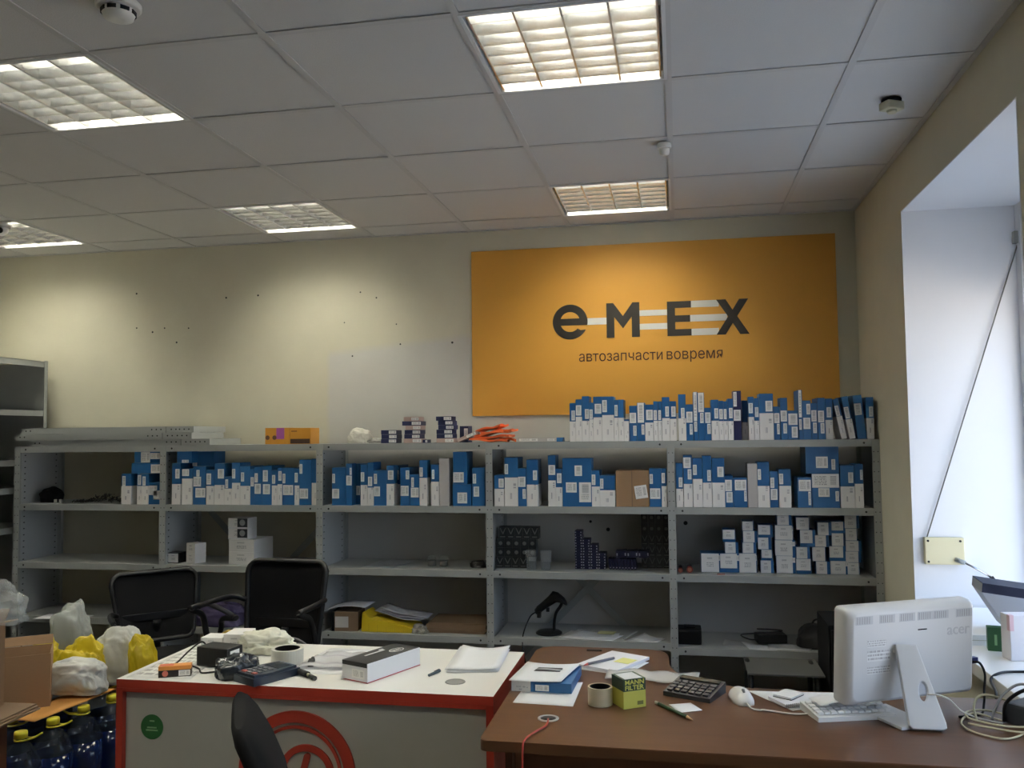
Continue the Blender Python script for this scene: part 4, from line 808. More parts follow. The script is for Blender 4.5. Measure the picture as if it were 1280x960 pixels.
tag(obj('white_bag', lumpy(21, .27, .15, .14, .05, n=32, m=20, p=.5, flat=.3), whb, None, (-2.665, 3.50, .372)), 'crumpled white plastic bag lying on orange-brown cardboard beside open carton', 'bag')
tag(obj('white_bag', lumpy(22, .23, .15, .24, .05, n=32, m=20, p=.5, flat=.3), whb, None, (-2.64, 3.77, .347), .4), 'bulging grey-white bag, rightmost in the heap beside counter', 'bag')
tag(obj('yellow_bag', lumpy(23, .20, .09, .21, .08, n=32, m=20, p=.6, flat=.3), ylb, None, (-2.735, 3.63, .355), .2), 'crumpled bright yellow bag in middle of the bag heap', 'bag')
tag(obj('yellow_bag', lumpy(25, .15, .10, .19, .10, n=28, m=18, p=.8, flat=.3), ylb, None, (-2.99, 3.72, .345), .2), 'small twisted yellow bag rising behind the open carton', 'bag')
tag(obj('yellow_bag', lumpy(27, .06, .13, .22, .05, n=28, m=18, p=.5, flat=.3), ylb, None, (-2.492, 3.73, .345), -.5), 'narrow yellow bag between the grey-white bag and counter', 'bag')
tag(obj('clear_bag', lumpy(29, .20, .13, .34, .07, n=32, m=20, p=.6, flat=.3), glb, None, (-2.93, 3.80, .345), .3), 'translucent grey-white bag standing up behind yellow bags', 'bag')
b = nb(); sheet(b, lambda u, v: (-3.72+.30*u, 4.50+.14*v, .452+.004*math.sin(3*u)), 4, 2, .0008)
tag(obj('paper_sheet', b, 'paper'), 'grey paper sheet jutting from low shelf, far left bay', 'paper')

# ---------------------------------------------------------------- crank box of the shutter on the window reveal
JY = WY1-.0045
ck = thing('shutter_crank_box', 'cream shutter crank box with slanting grey cord on the window reveal', 'crank box', (1.102, JY, .98))
crm = M_('cream_plastic', (.70, .63, .40), .45)
obj('box_cover', bx(nb(), (-.078, -.028, -.057), (.078, 0, .057), bev=.004), crm, ck)
for x in (-.066, .062):
    for z in (-.045, .043): obj('screw', cyl(nb(), (x, -.0278, z), (x, -.0305, z), .005, n=8), 'black', ck)
obj('crank_socket', cyl(nb(), (.040, -.027, -.034), (.072, -.048, -.045), .009, n=10), 'steel', ck)
obj('crank_rod', tube(nb(), [(.072, -.048, -.045), (.12, -.05, -.072), (.172, -.05, -.104)], .0045, smoothpath=False), M_('chrome_rod', (.5, .5, .5), .25, 1.), ck)
obj('crank_handle', cyl(nb(), (.170, -.05, -.102), (.196, -.052, -.142), .0095, n=12), 'black', ck)
obj('shutter_cord', tube(nb(), [(-.065, -.012, .0575), (.346, -.012, 1.32)], .0028, smoothpath=False), M_('grey_cord', (.16, .15, .13), .6), ck)
tag(obj('cord_guide', bx(nb(), (-.012, -.03, -.012), (.03, 0, .04), bev=.003), M_('grey_guide', (.25, .26, .25), .5), None, (1.437, JY-.002, 2.30)), 'small grey cord guide at the top of the slanting cord', 'guide')

# ---------------------------------------------------------------- things on the white counter
ZT = .7502
def quad_sheet(name, c, z, label, cat='paper', mat='paper', th=.0005, wave=.0, group=None, n=6):
    """sheet through four corners (A,B,C,D), slightly curled"""
    A, B, C_, D = [Vector((x, y, 0)) for x, y in c]
    ctr = (A+B+C_+D)/4
    b = nb()
    def f(u, v):
        p = (A*(1-u)+B*u)*(1-v)+(D*(1-u)+C_*u)*v-ctr
        return (p.x, p.y, th+wave*(abs(u-.5)*2)**2*(.4+.6*v))
    sheet(b, f, n, n, th)
    o = obj(name, b, mat, None, (ctr.x, ctr.y, z))
    return tag(o, label, cat, group) if label else o
def uvprint(name, base, ink, lines, bars=()): return print_mat(name, base, ink, list(bars), lines, extra='top')
plan = uvprint('plan_print', (.78, .78, .75), (.12, .12, .12), [(.05, .95, .04, .96, 11)])
quad_sheet('printed_plan', [(-1.715, 2.485), (-1.50, 2.495), (-1.595, 2.955), (-1.72, 2.93)], ZT, 'white sheet with rows of small dashes at left counter end', mat=plan)
def simple_box(name, label, cat, loc, rz, w, d, h, mats, group=None, bev=.001):
    o = obj(name, bx(nb(), (-w/2, -d/2, 0), (w/2, d/2, h), bev=bev), mats, None, loc, rz); return tag(o, label, cat, group)
# two little white cartons
for x, y, w, d, h, rz, s in ((-1.625, 2.865, .078, .07, .045, .05, 'left of the pair, behind black charger'), (-1.545, 2.885, .078, .10, .058, .12, 'right of the pair, behind black charger')):
    o = simple_box('white_carton', f'small white carton on counter, {s}', 'box', (x, y, ZT+.0008), rz, w, d, h, 'boxw', 'pair of white cartons on the counter')
tag(obj('yellow_tape_roll', ring_bm(0, 0, .022, .014, .010, .02, n=24), M_('ochre_tape', (.55, .38, .06), .45), None, (-1.63, 2.955, ZT+.022)), 'small ochre roll behind the two white cartons', 'tape')
# charger brick
t = thing('power_adapter', 'black power adapter brick with cable on the white counter', 'adapter', (-1.50, 2.668, ZT+.001), R(-10))
obj('brick', bx(nb(), (-.062, -.04, 0), (.062, .04, .062), bev=.008), 'black', t)
obj('label', bx(nb(), (.0622, -.025, .012), (.0628, .02, .052)), 'labelw', t)
obj('cable', tube(nb(), [(-.055, .01, .045), (-.09, .02, .062), (-.125, .0, .035), (-.145, -.03, .004), (-.13, -.075, .003), (-.10, -.06, .003), (-.07, -.055, .004), (-.02, -.075, .003), (.02, -.11, .003), (.05, -.09, .003), (.085, -.06, .004)], .0028), 'black', t)
# orange and black bulb carton
t = thing('bulb_carton', 'small orange and black printed carton at left end of counter', 'box', (-1.572, 2.527, ZT), R(24))
b = nb(); bx(b, (-.048, -.018, 0), (.048, .018, .022)); bx(b, (-.048, -.018, .0222), (.048, .018, .034), 1); obj('body', b, [M_('carton_black', (.02, .014, .012), .5), M_('carton_orange', (.70, .28, .06), .5)], t)
obj('round_print', cyl(nb(), (-.028, -.0181, .012), (-.028, -.0188, .012), .009, n=18), M_('print_pink', (.60, .16, .12), .5), t)
obj('barcode', bx(nb(), (.012, -.0188, .003), (.046, -.0181, .020)), 'labelw', t)
obj('top_print', bx(nb(), (-.045, -.010, .0341), (-.005, .010, .0347)), M_('print_red', (.60, .12, .06), .5), t)
# card terminal and pouch
t = thing('card_terminal', 'dark blue card terminal lying on white counter', 'card terminal', (-1.27, 2.545, ZT+.0006), R(-28), )
dkb = M_('terminal_blue', (.012, .022, .040), .35)
b = nb(); prism(b, [(-.052, -.085), (.052, -.085), (.056, -.02), (.052, .085), (-.052, .085), (-.056, -.02)], 0, .030)
bmesh.ops.bevel(b, geom=[e for e in b.edges if max(v.co.z for v in e.verts) > .029 and min(v.co.z for v in e.verts) > .029], offset=.008, segments=2, affect='EDGES'); obj('body', b, dkb, t)
obj('screen', bx(nb(), (-.036, .015, .0301), (.036, .066, .0312)), M_('screen_dark', (.03, .04, .05), .12), t)
for r_ in range(4):
    for c_ in range(3): obj('key', bx(nb(), (-.034+.025*c_, -.070+.019*r_, .0302), (-.016+.025*c_, -.058+.019*r_, .0335), bev=.001), M_('key_grey', (.10, .11, .12), .5) if r_ or c_ == 1 else M_('key_red', (.35, .08, .06), .5), t)
t = thing('crumpled_pouch', 'crumpled dark glossy pouch between the adapter and card terminal', 'pouch', (-1.382, 2.562, ZT+.001), .1)
obj('body', lumpy(41, .125, .13, .065, .06, n=32, m=18, p=.5, flat=.12), M_('glossy_black_film', (.014, .018, .026), .25, bump=.8, scale=40), t)
# crumpled gloves
tag(obj('crumpled_paper', lumpy(43, .19, .12, .062, .12, n=40, m=18, p=.6, flat=.1), M_('pale_crumple', (.68, .67, .56), .7, bump=.6, scale=40), None, (-1.43, 2.84, ZT+.003), .2), 'pale crumpled wrapping on counter behind the card terminal', 'paper')
def tape_roll(name, label, loc, ro, ri, h, mat, core, tilt=0):
    t = thing(name, label, 'tape', loc, rot=(R(tilt), 0, 0))
    b = nb(); n = 36
    rs = [[b.verts.new((r*math.cos(2*math.pi*i/n), r*math.sin(2*math.pi*i/n), z)) for i in range(n)] for r, z in ((ri+.003, 0), (ro, 0), (ro, h), (ri+.003, h))]
    skin(b, rs+[rs[0]], caps=False, smooth=False); obj('tape', b, mat, t)
    b = nb(); rs = [[b.verts.new((r*math.cos(2*math.pi*i/n), r*math.sin(2*math.pi*i/n), z)) for i in range(n)] for r, z in ((ri, .0005), (ri+.0028, .0005), (ri+.0028, h-.0005), (ri, h-.0005))]
    skin(b, rs+[rs[0]], caps=False, smooth=False); obj('core', b, core, t); return t
tape_roll('tape_roll', 'roll of clear packing tape on white counter', (-1.283, 2.715, ZT+.0005), .052, .038, .05, M_('milky_tape', (.66, .65, .58), .3), 'blackm')
t = thing('usb_plug', 'small black plug standing behind the tape roll on counter', 'plug', (-1.195, 2.705, ZT), .3)
obj('body', bx(nb(), (-.010, -.022, 0), (.010, .022, .018), bev=.004), 'black', t); obj('tip', cyl(nb(), (0, .022, .009), (0, .045, .012), .007, .006), 'black', t)
t = thing('marker', 'short black marker pen lying at counter front edge', 'marker', (-1.16, 2.575, ZT+.0105), R(-35))
obj('barrel', cyl(nb(), (-.048, 0, 0), (.02, 0, 0), .0095, n=14), 'black', t); obj('neck', cyl(nb(), (.02, 0, 0), (.032, 0, 0), .0055, n=12), M_('marker_neck', (.5, .48, .38), .5), t); obj('cap', cyl(nb(), (.032, 0, -.002), (.062, 0, -.004), .0072, n=12), 'black', t)
quad_sheet('paper_sheet', [(-1.26, 2.60), (-1.05, 2.615), (-.98, 2.93), (-1.22, 2.93)], ZT, 'large white sheet under the clear film bag on counter')
b = nb(); sheet(b, lambda u, v: (-1.22+.19*u+.02*v, 2.655+.19*v, .003+.006*abs(math.sin(7*u+3*v))+.004*math.sin(13*v)), 14, 12, .0006)
tag(obj('film_bag', b, clear('grey_film', (.86, .86, .88), .55, .25), None, (0, 0, ZT+.004)), 'flat grey transparent film bag on sheet, middle of counter', 'bag')
t = thing('leaflet', 'folded leaflet with orange corner beside the long black box', 'paper', (-1.03, 2.655, ZT+.0012), .35)
b = nb(); sheet(b, lambda u, v: (-.035+.07*u, -.09+.18*v, .004+.018*u*u), 4, 4, .0012); obj('page', b, 'paper', t)
obj('orange_corner', bx(nb(), (-.012, .05, .0125), (.022, .085, .0135)), M_('leaflet_orange', (.75, .40, .12), .5), t, rot=(0, R(-9), 0))
# long black and white product box
t = thing('product_box', 'long box with black lid and white sides on white counter', 'box', (-.938, 2.665, ZT+.0005), R(-23))
W_, D_, H_ = .105, .245, .058
b = nb(); bx(b, (-W_/2, -D_/2, .0025), (W_/2, D_/2, H_-.013)); obj('tray', b, M_('box_white', (.74, .74, .76), .5), t)
obj('base', bx(nb(), (-W_/2-.001, -D_/2-.001, 0), (W_/2+.001, D_/2+.001, .0024)), M_('box_red', (.45, .04, .06), .5), t)
obj('lid', bx(nb(), (-W_/2-.0005, -D_/2-.0008, H_-.0129), (W_/2-.0015, D_/2, H_), bev=.0008), M_('lid_black', (.010, .010, .011), .5), t)
obj('side_lid', bx(nb(), (W_/2-.0014, -D_/2, H_-.0129), (W_/2, D_/2, H_-.0005)), M_('box_white2', (.74, .74, .76), .5), t)
obj('label', bx(nb(), (-.012, -D_/2-.0006, .010), (.040, -D_/2-.0001, .036)), 'labelw', t)
whp = M_('lid_print', (.75, .75, .75), .5)
obj('print_bar', bx(nb(), (-.026, -.055, H_+.0002), (-.019, .035, H_+.0007)), whp, t); obj('print_bar', bx(nb(), (-.036, .02, H_+.0002), (-.030, .04, H_+.0007)), whp, t)
b = nb(); n = 28
pr = [[b.verts.new((.012+.018*k_*math.cos(2*math.pi*i/n), .055+.030*k_*math.sin(2*math.pi*i/n), H_+z_)) for k_, z_ in ((1, .0002), (.86, .0002), (.86, .0007), (1, .0007))] for i in range(n)]
for i in range(n):
    for k_ in range(4): b.faces.new((pr[i][k_], pr[(i+1) % n][k_], pr[(i+1) % n][(k_+1) % 4], pr[i][(k_+1) % 4]))
obj('oval_logo', b, whp, t)
for k_ in range(4): obj('oval_logo_stroke', bx(nb(), (.004+.001*k_, .036+.010*k_, H_+.0002), (.021-.001*k_, .041+.010*k_, H_+.0007)), whp, t)
# stack of sheets
for k_, (dx, dy, a) in enumerate(((0, 0, 0), (.004, -.004, 1), (-.006, .004, -1.5), (.003, .006, .6))):
    c = [(-.735, 2.685), (-.575, 2.715), (-.59, 2.985), (-.755, 2.97)]
    quad_sheet('paper_sheet', [(x+dx, y+dy) for x, y in c], ZT+.0022*k_, ['lowest sheet', 'second lowest sheet', 'second highest sheet', 'topmost white sheet'][k_]+' of the stack at right end of the white counter', wave=.002+.003*k_, group='sheets stacked at right counter end')
t = thing('pen', 'short dark pen at left corner of paper stack on counter', 'pen', (-.765, 2.66, ZT+.005), R(72)); obj('barrel', cyl(nb(), (-.03, 0, 0), (.03, 0, 0), .0045, n=10), M_('pen_dark', (.03, .05, .07), .4), t); obj('clip', bx(nb(), (-.0, -.001, .0046), (.028, .001, .0062)), 'black', t)

# ---------------------------------------------------------------- things on the brown desk
quad_sheet('paper_sheet', [(-.47, 2.42), (-.30, 2.41), (-.298, 2.645), (-.462, 2.61)], ZT, 'single white sheet under the blue box on brown desk')
t = tag(obj('filter_box', bx(nb(), (-.088, 0, 0), (.088, .20, .028), bev=.001), 'blue', None, (-.405, 2.523, ZT+.001), R(-2)), 'flat blue box with white end under printed sheet on brown desk', 'box')
obj('white_end', bx(nb(), (-.0886, -.0006, -.0001), (-.032, .2006, .0283)), 'cartonw', t)
obj('label', bx(nb(), (-.018, -.0012, .004), (.022, -.0002, .021)), 'labelw', t)
obj('grey_print', bx(nb(), (-.078, -.0014, .010), (-.044, -.0007, .017)), 'labelw', t)
for k_, (c, w_) in enumerate(((((-.50, 2.52), (-.35, 2.53), (-.315, 2.71), (-.475, 2.70)), .003), (((-.498, 2.508), (-.346, 2.512), (-.312, 2.707), (-.476, 2.703)), .005))):
    o = quad_sheet('paper_sheet', c, ZT+.0305+.004*k_, ['lower white sheet on blue box, mostly covered by printed sheet', 'white sheet with dark printed picture lying on blue box'][k_], wave=w_)
ph = M_('print_photo', (.03, .03, .035), .5, noise=.5, scale=30, stretch=(1, 4, 1))
b = nb(); sheet(b, lambda u, v: (-.040+.078*u+.008*v, -.002+.042*v, .0018+.0028*0), 2, 2, .0006); obj('printed_picture', b, ph, o, (.006, .010, 0))
b = nb(); sheet(b, lambda u, v: (-.040+.078*u+.008*v, .010+.010*v+.004*math.sin(5*u), .0024), 6, 2, .0004); obj('picture_highlight', b, M_('print_light', (.55, .56, .58), .5), o, (.008, .014, 0))
# notebook pad and stacked sheets behind
quad_sheet('paper_sheet', [(-.33, 2.79), (-.18, 2.735), (-.11, 2.90), (-.25, 2.985)], ZT, 'sheet under the open notepad at back of brown desk')
t = thing('notepad', 'white notepad with yellow sticky note at back of brown desk', 'notepad', (-.222, 2.87, ZT+.002), R(-28))
obj('pages', bx(nb(), (-.072, -.105, 0), (.072, .105, .009), bev=.001), M_('pad_paper', (.78, .79, .84), .7), t)
obj('sticky_note', bx(nb(), (.008, -.015, .0092), (.062, .045, .0097)), M_('sticky_yellow', (.76, .74, .28), .7), t)
t = thing('pen', 'grey and red pen lying on the notepad', 'pen', (-.262, 2.835, ZT+.016), R(48))
obj('barrel', cyl(nb(), (-.055, 0, 0), (.06, 0, 0), .004, n=10), M_('pen_grey', (.16, .17, .22), .35), t); obj('tip', cyl(nb(), (-.055, 0, 0), (-.072, 0, -.002), .0038, .001, n=10), M_('pen_red', (.45, .06, .05), .4), t)
# clear sleeve
b = nb(); sheet(b, lambda u, v: (-.235+.275*u+.01*v, 2.675+.115*v-.01*u, .004+.014*math.sin(math.pi*v)*(.6+.4*math.sin(5*u))+.003*math.sin(17*u+4*v)), 22, 8, .0006)
tag(obj('film_sleeve', b, clear('clear_sleeve', (.95, .94, .92), .42, .18), None, (0, 0, ZT+.001)), 'crinkled clear plastic sleeve lying behind yellow-green box on desk', 'bag')
tape_roll('tape_roll', 'roll of cream packing tape with dark core beside yellow-green box', (-.228, 2.445, ZT+.0003), .034, .026, .048, M_('cream_tape', (.55, .50, .36), .35), 'blackm')
# yellow and green filter box
t = thing('filter_box', 'small yellow box with dark green lettered top on brown desk', 'box', (-.150, 2.452, ZT+.0003), R(32))
yg = M_('box_yellow_green', (.58, .57, .10), .5); dg = M_('box_dark_green', (.018, .050, .018), .5)
S_ = .034; Hh = .078
obj('lower_body', bx(nb(), (-S_, -S_, 0), (S_, S_, .046)), yg, t); obj('upper_band', bx(nb(), (-S_, -S_, .0462), (S_, S_, Hh)), dg, t)
obj('top_label', bx(nb(), (-S_*.8, -S_*.9, Hh+.0001), (S_*.75, S_*.8, Hh+.0006)), 'paper', t)
for a_ in (0, 90):
    Mr = Matrix.Rotation(R(a_), 4, 'Z') @ XZ(-S_-.0002)
    for ln, z_ in (('MANN', .0640), ('FILTER', .0495)):
        tb = text_bm(ln, .0165, .0008, 'CENTER', None, .0004)
        xs = [v.co.x for v in tb.verts]; k_ = .058/(max(xs)-min(xs)); m_ = (max(xs)+min(xs))/2
        bmesh.ops.transform(tb, matrix=Mr @ Matrix.Translation((0, z_, 0)) @ Matrix.Diagonal((k_, 1, 1, 1)) @ Matrix.Translation((-m_, 0, 0)), verts=tb.verts[:])
        o = obj('lettering', tb, yg, t)
    obj('small_print', bx(nb(), (.008, -S_-.0008, .008), (.026, -S_-.0001, .018)), M_('print_olive', (.16, .16, .03), .5), t, rot=(0, 0, R(a_)))
# calculator
t = thing('calculator', 'black desktop calculator with tilted keypad on brown desk', 'calculator', (.03, 2.578, ZT), R(-24))
b = nb(); prism(b, [(-.06, 0), (.06, 0), (.06, .012), (-.06, .030)], -.07, .07, Matrix(((0, 0, 1, 0), (-1, 0, 0, 0), (0, 1, 0, 0), (0, 0, 0, 1)))); obj('body', b, M_('calc_black', (.014, .014, .018), .4), t)
kk = M_('calc_key', (.022, .022, .028), .35)
for r_ in range(4):
    for c_ in range(6):
        y_ = -.045+.019*r_; zc_ = .012+.018*(y_+.06)/.12
        obj('key', bx(nb(), (-.008, -.007, 0), (.008, .007, .005), bev=.0015), kk, t, (-.054+.0215*c_, y_, zc_+.0006), rot=(R(8.5), 0, 0))
obj('display', bx(nb(), (-.06, -.010, 0), (.06, .010, .004)), M_('lcd', (.05, .055, .05), .2), t, (0, .043, .0282), rot=(R(8.5), 0, 0))
# pencil and note
a0, a1 = Vector((-.074, 2.462, ZT+.005)), Vector((.021, 2.336, ZT+.005)); dd = (a1-a0)
t = thing('pencil', 'short green pencil beside small white note on brown desk', 'pencil', a0, math.atan2(dd.y, dd.x)); L_ = dd.length
obj('eraser', cyl(nb(), (-.006, 0, 0), (.008, 0, 0), .0045, n=10), M_('eraser', (.6, .55, .5), .6), t); obj('shaft', cyl(nb(), (.008, 0, 0), (L_-.024, 0, 0), .0048, n=6), M_('pencil_green', (.03, .075, .035), .45), t); obj('point', cyl(nb(), (L_-.024, 0, 0), (L_, 0, -.002), .0046, .0008, n=10), M_('pencil_wood', (.62, .42, .22), .6), t)
quad_sheet('note_paper', [(-.012, 2.402), (.048, 2.432), (.017, 2.492), (-.042, 2.468)], ZT, 'small square white note beside the green pencil')
# mouse
t = thing('computer_mouse', 'white wired computer mouse on brown desk', 'mouse', (.156, 2.540, ZT), R(12))
b = nb(); rs = []
for y_, hw, h_ in ((-.055, .012, .010), (-.050, .022, .018), (-.03, .029, .030), (0, .031, .036), (.03, .029, .030), (.048, .022, .018), (.054, .012, .010)):
    rs.append([b.verts.new((hw*math.cos(R(a)), y_, max(0, h_*math.sin(R(a))))) for a in list(range(0, 181, 15))]+[b.verts.new((hw*x_, y_, 0.0)) for x_ in (-.5, 0, .5)])
skin(b, rs); obj('shell', b, M_('mouse_white', (.74, .73, .72), .3), t)
obj('wheel', cyl(nb(), (-.003, -.025, .031), (.003, -.025, .031), .007, n=12), M_('wheel_grey', (.3, .3, .3), .5), t)
obj('cable', tube(nb(), [(0, -.054, .008), (.004, -.085, .003), (.022, -.10, .003), (.036, -.10, .003), (.10, -.135, .003), (.15, -.132, .003), (.19, -.11, .003), (.226, -.092, .003), (.232, -.075, .003)], .0022), M_('cable_white', (.70, .68, .64), .5), t)
# papers at left of the monitor
for k_, (c, z_, s) in enumerate(((((.18, 2.63), (.285, 2.462), (.46, 2.56), (.43, 2.64)), 0, 'lowest white sheet under notebooks, left of monitor'), (((.30, 2.63), (.31, 2.50), (.50, 2.56), (.49, 2.645)), .002, 'upper white sheet half behind the white monitor'))):
    quad_sheet('paper_sheet', c, ZT+z_, s, wave=.001)
t = thing('spiral_notebook', 'small spiral notebook lying on white sheets left of monitor', 'notebook', (.297, 2.535, ZT+.0045), R(28))
obj('pages', bx(nb(), (-.055, -.04, 0), (.055, .04, .008)), M_('pad_bluish', (.74, .75, .80), .6), t)
b = nb()
for k_ in range(18):
    cyl(b, (-.052+.006*k_, -.041, .0), (-.052+.006*k_, -.043, .010), .0009, n=5)
b2 = tube(b, [(-.054, -.043, .005), (.054, -.043, .005)], .0016, smoothpath=False); o = obj('spiral_wire', b, M_('wire', (.35, .35, .37), .4), t); o['kind'] = 'stuff'
t = thing('small_notepad', 'tiny white notepad with dark edge on the spiral notebook', 'notepad', (.285, 2.555, ZT+.0131), R(55))
obj('pages', bx(nb(), (-.035, -.027, .0015), (.035, .027, .007)), 'paper', t); obj('cover', bx(nb(), (-.0355, -.0275, 0), (.0355, .0275, .0014)), 'blackm', t)
# keyboard
t = thing('keyboard', 'white keyboard under white monitor on brown desk, partly covered by paper', 'keyboard', (.47, 2.475, ZT), R(17))
b = nb(); prism(b, [(-.055, 0), (.055, 0), (.055, .022), (-.055, .012)], -.155, .055, Matrix(((0, 0, 1, 0), (1, 0, 0, 0), (0, 1, 0, 0), (0, 0, 0, 1)))); obj('body', b, M_('keyboard_white', (.76, .76, .75), .4), t)
kw = mesh('key', bx(nb(), (-.0078, -.0072, 0), (.0078, .0072, .006), bev=.0015), M_('key_white', (.78, .78, .78), .4))
for r_ in range(4):
    for c_ in range(11): link('key', kw, t, (-.143+.0185*c_, -.036+.021*r_, .0158+.0019*r_), rot=(R(5), 0, 0))
b = nb(); sheet(b, lambda u, v: (-.06+.12*u, -.035+.07*v, .002+.010*math.sin(2.5*u)), 6, 4, .0008)
tag(obj('paper_sheet', b, 'paper', None, (.395, 2.455, ZT+.033), R(20)), 'small white sheet lying on keyboard at left of monitor', 'paper')
# all-in-one computer seen from behind
mon = thing('monitor', 'white all-in-one computer seen from behind on brown desk', 'monitor', (.577, 2.505, ZT), R(27))
pw = M_('monitor_white', (.64, .65, .67), .30); W2, H0, H1 = .205, .038, .290
tilt = Matrix.Rotation(R(-5), 4, 'X')
b = nb(); rs = []
def rrect(hw, z0, z1, r, y, n=6):
    pts = []
    for cx, cz, a0 in ((hw-r, z1-r, 0), (-hw+r, z1-r, 90), (-hw+r, z0+r, 180), (hw-r, z0+r, 270)):
        for i in range(n+1):
            a = R(a0+90*i/n); pts.append((cx+r*math.cos(a), y, cz+r*math.sin(a)))
    return pts
for y, ins, r in ((.028, .002, .012), (.022, 0, .014), (-.006, 0, .016), (-.018, .006, .016), (-.027, .016, .018), (-.0285, .020, .018)):
    rs.append([b.verts.new(p) for p in rrect(W2-ins, H0+ins*.8, H1-ins*.8, r, y)])
skin(b, rs)
sh_ = obj('rear_shell', b, pw, mon, rot=(R(4), 0, 0))
obj('screen', bx(nb(), (-W2+.006, .0285, H0+.006), (W2-.006, .0315, H1-.006)), M_('glass_black', (.01, .01, .012), .08), mon, rot=(R(4), 0, 0))
gv = M_('vent_grey', (.50, .52, .56), .5)
for x in (-.155, -.085, -.022, .035, .085, .160):
    w_ = .024 if abs(x) < .15 else .026
    vb = obj('vent', bx(nb(), (x-w_, -.0292, H1-.040), (x+w_, -.0284, H1-.018)), gv, mon, rot=(R(4), 0, 0))
    for k_ in range(6): obj('vent_slot', bx(nb(), (x-w_+.004+k_*(2*w_-.008)/6, -.0296, H1-.038), (x-w_+.0055+k_*(2*w_-.008)/6, -.0293, H1-.020)), M_('slot_grey', (.28, .29, .31), .6) if k_ == 0 and x < -.15 else bpy.data.materials.get('slot_grey'), vb)
obj('lock_slot', bx(nb(), (.012, -.0294, H1-.066), (.040, -.0285, H1-.063)), 'blackm', mon, rot=(R(4), 0, 0))
lg = M_('logo_grey', (.50, .51, .54), .4)
tb = text_bm('acer', .042, .0008, 'CENTER', XZ(-.0288) @ Matrix.Translation((.142, H1-.085, 0)), .0004); o = obj('logo', tb, lg, mon, rot=(R(4), 0, 0))
prn = print_mat('rear_print', (.74, .75, .77), (.12, .12, .14), [], [(.0, 1, .0, 1, 3)])
for z0, z1, x0, x1 in ((.205, .222, -.145, -.088), (.168, .196, -.145, -.075), (.135, .154, -.145, -.075)):
    obj('rating_print', bx(nb(), (x0, -.0291, z0-.015), (x1, -.0285, z1-.015)), prn, mon, rot=(R(4), 0, 0))
# leg plate with a cable hole, and the foot
b = nb(); outl = [(-.006, .20), (.040, .20), (.082, .014), (.082, .004), (.074, 0), (.006, 0), (0, .006)]
cx_, cz_, n = .042, .088, 20
hole = [(cx_+.0135*math.cos(2*math.pi*i/n)+.002*math.sin(2*math.pi*i/n), cz_+.027*math.sin(2*math.pi*i/n)) for i in range(n)]
cu = bpy.data.curves.new('leg', 'CURVE'); cu.dimensions = '2D'; cu.fill_mode = 'BOTH'; cu.extrude = .007; cu.bevel_depth = .003; cu.bevel_resolution = 2
for pts in (outl, hole):
    sp = cu.splines.new('POLY'); sp.points.add(len(pts)-1); sp.use_cyclic_u = True
    for p_, q_ in zip(sp.points, pts): p_.co = (q_[0], q_[1], 0, 1)
o_ = bpy.data.objects.new('leg', cu); COL.objects.link(o_); me = bpy.data.meshes.new_from_object(o_.evaluated_get(bpy.context.evaluated_depsgraph_get())); bpy.data.objects.remove(o_); bpy.data.curves.remove(cu)
me.materials.clear(); me.materials.append(pw); me.transform(Matrix(((1, 0, 0, 0), (0, 0, -1, 0), (0, 1, 0, 0), (0, 0, 0, 1))))
for p_ in me.polygons: p_.use_smooth = False
stl = link('stand_leg', me, mon, (-.0935, -.126, .006), rot=(R(-26), 0, R(-27)))
obj('stand_foot', bx(nb(), (-.115, -.122, .0005), (-.02, .05, .0085), bev=.003), pw, mon)
obj('hinge', cyl(nb(), (-.065, -.034, .175), (-.03, -.034, .175), .010, n=14), pw, mon)

# ---------------------------------------------------------------- cables behind the monitor
cw = M_('cable_cream', (.50, .46, .30), .5); cg = M_('cable_grey', (.22, .22, .22), .5); co = M_('cable_orange', (.55, .26, .08), .5)
def cable(label, pts, r, mat, name='cable'): return tag(obj(name, tube(nb(), pts, r, n=7), mat), label, 'cable')
zc = ZT+.003
cable('thin pale cable running from hole in monitor leg into the tangle', [(.60, 2.372, .835), (.625, 2.37, .835), (.66, 2.40, .815), (.70, 2.45, .775), (.74, 2.46, .756), (.79, 2.43, zc)], .002, M_('cable_pale', (.60, .58, .52), .5))
cable('large loop of cream cable in tangle right of the monitor', [(.80, 2.45, zc), (.74, 2.48, zc+.008), (.69, 2.42, zc+.004), (.695, 2.36, zc), (.745, 2.315, zc), (.79, 2.335, zc), (.83, 2.385, zc), (.86, 2.42, zc+.004), (.91, 2.44, zc)], .0026, cw)
cable('middle loop of cream cable in tangle right of the monitor', [(.87, 2.40, zc+.006), (.78, 2.385, zc+.008), (.715, 2.425, zc+.010), (.72, 2.475, zc+.012), (.77, 2.49, zc+.014), (.83, 2.45, zc+.010), (.87, 2.37, zc+.006), (.80, 2.352, zc+.006), (.74, 2.375, zc+.006), (.70, 2.40, zc+.006)], .0026, cw)
cable('highest arching cream cable in the tangle beside monitor', [(.735, 2.445, zc), (.745, 2.50, .775), (.775, 2.53, .795), (.83, 2.53, .785), (.88, 2.49, .765), (.90, 2.42, zc)], .0032, cw)
cable('black power cable hanging from monitor side down to desk', [(.768, 2.575, .87), (.785, 2.57, .868), (.795, 2.565, .84), (.79, 2.56, .80), (.782, 2.54, .77), (.76, 2.50, zc), (.70, 2.47, zc)], .0032, 'black')
cable('black cable crossing the white window sill down to desk', [(1.30, 2.88, .757), (1.10, 2.93, .757), (.99, 2.93, .757), (.935, 2.90, .757), (.905, 2.87, .745), (.88, 2.75, .74), (.86, 2.70, .70)], .004, 'black')
cable('grey cable looping at the right frame edge over desk', [(.93, 2.45, .80), (.87, 2.50, .835), (.82, 2.50, .81), (.79, 2.48, .775), (.775, 2.46, zc)], .0036, cg)
